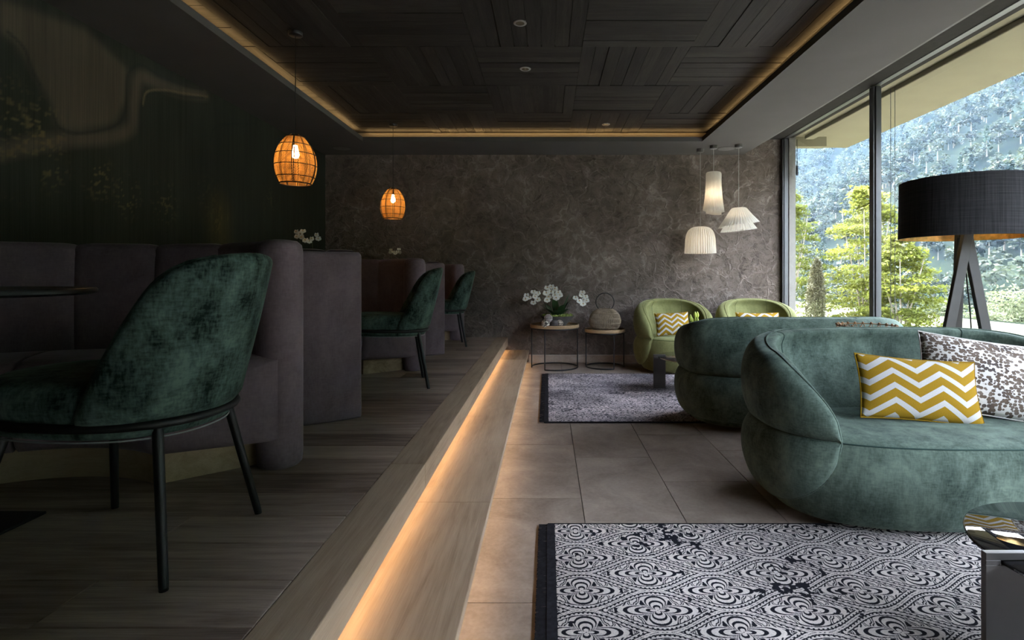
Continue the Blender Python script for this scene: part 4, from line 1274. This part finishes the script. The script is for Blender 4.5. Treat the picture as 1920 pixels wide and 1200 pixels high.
# ------------------------------------------------------------------ outside
GRASS = plain('terrace_grass', (.05, .054, .032), .95, 0, .1, .35, 1.2)
struct(G().add([(-30, -60, -.12), (14, -60, -.3), (14, 90, -.3), (-30, 90, -.12)], [(0, 1, 2, 3)]).obj('ground', GRASS, smooth=False), 'grassy ground outside the window', 'ground')
BOUNCE_PAVE = plain('pale_bounce_paving', (.22, .21, .19), .9, 0, .2, .1, 2)
struct(G().box(3.13, 6.4, -7, 8.0, -.14, -.04).obj('bounce_paving', BOUNCE_PAVE, smooth=False), 'added unseen pale paving outside the window, bouncing daylight', 'bounce_paving')  # added out of view to bounce daylight up to eave and ceiling
def hill_z(x, y):
    t = np.clip((x - 14) / 46, 0, 1)
    z = -.3 - 26 * t * t * (3 - 2 * t)
    z = z + .70 * np.minimum(np.maximum(0, x - 95), 385) - .25 * np.maximum(0, x - 480) + 5 * np.sin(x * .017 + y * .013) * np.clip((x - 90) / 80, 0, 1) + 6 * np.sin(y * .021 + 1.3) * np.clip((x - 90) / 80, 0, 1)
    z = z + .16 * np.maximum(0, y - 420) * np.clip((x - 90) / 120, 0, 1)
    return z
xs = np.concatenate([np.linspace(14, 100, 40), np.linspace(106, 900, 110)]); ysh = np.linspace(-500, 1150, 150)
XX, YH = np.meshgrid(xs, ysh); ZH = hill_z(XX, YH)
g = G(); g.V = np.stack([XX, YH, ZH], -1).reshape(-1, 3).tolist()
nY, nX = XX.shape; idx = np.arange(nY * nX).reshape(nY, nX)
g.F = np.stack([idx[:-1, :-1], idx[:-1, 1:], idx[1:, 1:], idx[1:, :-1]], -1).reshape(-1, 4).tolist()
HILL = plain('forest_floor', (.010, .014, .010), 1, 0, 0, .4, .08)
struct(g.obj('hill', HILL, recalc=False), 'steep wooded mountainside across the valley', 'hill')

def leaf_quads(cen, size, r_, up=.35, asp=.55):
    n = len(cen)
    d = r_.normal(size=(n, 3)); d[:, 2] *= .6; d /= np.linalg.norm(d, axis=1)[:, None]
    nrm = r_.normal(size=(n, 3)); nrm[:, 2] += up * 3; s_ = np.cross(nrm, d); s_ /= np.linalg.norm(s_, axis=1)[:, None] + 1e-9
    sz = size * (.7 + .6 * r_.random(n))[:, None]
    q = np.zeros((n, 4, 3))
    q[:, 0] = cen - d * sz * .5; q[:, 1] = cen + s_ * sz * asp * .5; q[:, 2] = cen + d * sz * .5; q[:, 3] = cen - s_ * sz * asp * .5
    return q
def foliage(name, a, b, tr=.4):
    m = M(name); m.set(Roughness=.7); m.b.inputs['Specular IOR Level'].default_value = .2
    n = m.noise(m.coord('Object'), 1.7, 4)
    oi = m.node('ShaderNodeObjectInfo')
    f = m.math('ADD', n.outputs[0], m.math('MULTIPLY', m.math('SUBTRACT', oi.outputs['Random'], .5), .5))
    c = m.ramp([(.25, a), (.75, b)], f)
    m.link(c, m.b.inputs['Base Color'])
    t = m.node('ShaderNodeBsdfTranslucent'); m.link(c, t.inputs[0]); mx = m.node('ShaderNodeMixShader'); mx.inputs[0].default_value = tr
    m.link(m.b.outputs[0], mx.inputs[1]); m.link(t.outputs[0], mx.inputs[2]); m.link(mx.outputs[0], m.out.inputs[0])
    return m.m
FOL = foliage('forest_leaves', (.006, .010, .006), (.032, .041, .025))
CON = foliage('conifer_needles', (.008, .016, .010), (.024, .040, .022), .2)
def broad(seed, n=210):
    r_ = np.random.default_rng(seed)
    k = 9; cc = r_.normal(size=(k, 3)) * (1.7, 1.7, 1.9) + (0, 0, 5.6); rr = 1.3 + r_.random(k) * .9
    pick = r_.integers(0, k, n); d = r_.normal(size=(n, 3)); d /= np.linalg.norm(d, axis=1)[:, None]; d[:, 2] = np.abs(d[:, 2]) * 1.1 - .25
    return leaf_quads(cc[pick] + d * rr[pick][:, None], 1.25, r_, .5, .8)
def conif(seed, n=190):
    r_ = np.random.default_rng(seed); t = r_.random(n) ** .7; a = r_.random(n) * 2 * pi
    rad = (1 - t) * 2.2 * (.5 + .5 * r_.random(n)) + .1
    return leaf_quads(np.stack([rad * np.cos(a), rad * np.sin(a), 1.2 + t * 10.5], -1), 1.3, r_, .3, .55)
protos = [(broad(1), FOL), (broad(2), FOL), (broad(3), FOL), (conif(4), CON), (conif(5), CON)]
pm = []
for q, mt in protos:
    me = quads_fast('crown', q); me.materials.append(mt); pm.append(me)
trunkm = G().tube([(0, 0, -.6), (0, 0, 3), (0, 0, 6)], [.28, .2, .1], 6).mesh('trunk'); TRUNK = plain('forest_trunk', (.10, .085, .065), .9); trunkm.materials.append(TRUNK)
fr = np.random.default_rng(77)
cand = []
while len(cand) < 3300:
    x = fr.uniform(62, 560); y = fr.uniform(30, 1080)
    a = x / y
    if not (.36 < a < 1.15): continue
    z = float(hill_z(np.array(x), np.array(y)))
    if (z - 1.1) / y > .52: continue
    cand.append((x, y, z, fr.uniform(.75, 1.45), fr.uniform(0, 6.28), int(fr.choice([0, 1, 2, 3, 4], p=[.24, .24, .22, .16, .14]))))
inview = [c for c in cand if .45 < c[0] / c[1] < .90 and -.13 < (c[2] + 5 - 1.1) / c[1] < .36]
inview.sort(key=lambda c: c[1])
sel = inview[:300]; selset = set(map(id, sel))
for c in sel:
    bl = c[5] < 3
    o = link('broadleaf_tree' if bl else 'conifer_tree', pm[c[5]], None, None, c[:3], (0, 0, c[4])); o.scale = (c[3],) * 3
    tag(o, 'round crowned tree among the hazy forest on the mountainside' if bl else 'dark pointed conifer among the hazy forest on the mountainside', 'tree', 'broadleaf trees on the mountainside' if bl else 'conifers on the mountainside')
    link('trunk', trunkm, None, o)
for kinds, mt, nm in (((0, 1, 2), FOL, 'forest'), ((3, 4), CON, 'conifer_forest')):
    parts = []
    for c in cand:
        if id(c) in selset or c[5] not in kinds: continue
        q = protos[c[5]][0] * c[3]; ca_, sa_ = cos(c[4]), sin(c[4])
        w = q.copy(); w[..., 0] = q[..., 0] * ca_ - q[..., 1] * sa_ + c[0]; w[..., 1] = q[..., 0] * sa_ + q[..., 1] * ca_ + c[1]; w[..., 2] += c[2]
        parts.append(w)
    o = link(nm, quads_fast(nm, np.concatenate(parts)), mt)
    tag(o, 'distant mass of round leafy trees higher on the mountainside' if nm == 'forest' else 'distant mass of dark conifers higher on the mountainside', 'forest', None, 'stuff')

# haze in the valley air
hz = G().box(40, 950, -480, 1120, -40, 420).mesh('haze', False)
m = M('valley_haze'); m.n.remove(m.b)
v = m.node('ShaderNodeVolumeScatter'); v.inputs['Color'].default_value = (.036, .058, .088, 1); v.inputs['Density'].default_value = .0008; v.inputs['Anisotropy'].default_value = .3
m.link(v.outputs[0], m.out.inputs['Volume'])
ho = link('haze', hz, m.m); tag(ho, 'blue haze hanging in the air between window and mountain', 'haze', None, 'stuff')

# yellow green trees just outside the glass
NEARF = foliage('bright_yellow_green_leaves', (.055, .07, .010), (.145, .155, .025), .5)
BARK = plain('young_grey_bark', (.16, .14, .11), .9, 0, .1, .3, 20)
def garden_tree(label, px, Y, top_py, wpx, n, seed, lean=0):
    r_ = np.random.default_rng(seed)
    top = P(px, top_py, Y); H = top.z + .2; Wd = wpx * Y / F / 2
    t = thing('garden_tree', label, 'tree', (top.x, Y, -.2))
    tips = []
    for k in range(5):
        a = 2 * pi * k / 5 + .3; e = Vector((cos(a) * Wd * .5, sin(a) * Wd * .5, H * .8))
        pts = smooth_pts([(cos(a) * .05, sin(a) * .05, 0), (e.x * .35, e.y * .35, H * .3), (e.x * .7, e.y * .7, H * .55), tuple(e)], 4)
        G().tube(pts, list(np.linspace(.022, .006, len(pts))), 6).obj('stem', BARK, t)
    cen = []
    nb = 150
    for k in range(nb):
        f = r_.random(); zc = H * (.08 + .90 * f); a = r_.random() * 2 * pi
        rm = Wd * min(1, 1.45 * (1 - f) ** .6) * (.55 + .45 * r_.random())
        base = Vector((cos(a) * rm * .15, sin(a) * rm * .15, zc - .12 * rm)); L = rm
        m_ = n // nb
        tt = np.sqrt(r_.random(m_)) ; sp = .07 + .20 * tt * Wd
        c = np.stack([cos(a) * (rm * .12 + L * tt), sin(a) * (rm * .12 + L * tt), zc + .22 * L * tt - .20 * L * tt ** 2 * (1.3 - f)], -1)
        perp = r_.normal(size=m_) * sp * .55
        c[:, 0] += -sin(a) * perp; c[:, 1] += cos(a) * perp; c[:, 2] += r_.normal(size=m_) * .022
        cen.append(c)
    cen = np.concatenate(cen)
    o = link('foliage', quads_fast('foliage', leaf_quads(cen, .085, r_, .8, .42)), NEARF, t); o['kind'] = 'stuff'
    return t
garden_tree('bright yellow green tree close to the corner window post', 1478, 11.5, 352, 150, 9000, 3)
garden_tree('tallest bright yellow green tree seen beside the window mullion', 1625, 11.0, 340, 165, 13000, 4)
garden_tree('lower bright yellow green tree spreading right of the mullion', 1690, 10.0, 440, 150, 8000, 5)
# slender dark cypress
cyp = thing('cypress', 'slender dark brown green cypress between the yellow green trees', 'tree', (P(1526, 600, 8.6).x, 8.6, -.2))
r_ = np.random.default_rng(9); n = 5000; f = r_.random(n); a = r_.random(n) * 2 * pi
rad = .155 * np.sin(pi * np.clip(f * .93 + .07, 0, 1)) ** .55 * np.sqrt(r_.random(n))
Hc = P(1526, 492, 8.6).z + .2
q = leaf_quads(np.stack([rad * np.cos(a) + .05 * f, rad * np.sin(a), .05 + f * Hc], -1), .07, r_, .1, .25)
q[:, 2, 2] += .03
o = link('foliage', quads_fast('foliage', q), foliage('cypress_needles', (.045, .045, .02), (.11, .10, .055), .2), cyp); o['kind'] = 'stuff'
G().tube([(0, 0, 0), (.03, 0, Hc * .9)], [.03, .008], 6).obj('trunk', BARK, cyp)
# pale bushes lower down the slope
PALE = foliage('pale_green_leaves', (.035, .045, .022), (.09, .105, .055), .4)
def bush(label, px, py, Y, wpx, hpx, n, seed):
    r_ = np.random.default_rng(seed); c = P(px, py, Y)
    w, h = wpx * Y / F / 2, hpx * Y / F
    zg = float(hill_z(np.array(c.x), np.array(Y))) if c.x > 14 else -.3
    t = thing('bush', label, 'bush', (c.x, Y, zg)); H = c.z - zg
    d = r_.normal(size=(n, 3)); d /= np.linalg.norm(d, axis=1)[:, None]; d *= (r_.random(n) ** .4)[:, None]
    lump = 1 + .25 * np.sin(d[:, :1] * 7 + seed) * np.cos(d[:, 2:] * 6)
    cen = d * lump * (w, w, h * .6) + (0, 0, H - h * .5)
    o = link('foliage', quads_fast('foliage', leaf_quads(cen, w * .16, r_, .5, .5)), PALE, t); o['kind'] = 'stuff'
    G().tube([(0, 0, -.2), (0, 0, max(.3, H - h * .4))], [.12, .05], 6).obj('trunk', BARK, t)
bush('pale green bush seen left of the floor lamp legs', 1765, 565, 26, 90, 70, 2600, 1)
bush('pale green bush seen right of the floor lamp legs', 1893, 545, 24, 80, 95, 2600, 2)
bush('small pale bush low at the right edge of the window', 1850, 585, 22, 90, 50, 2000, 3)

bpy.context.view_layer.update()
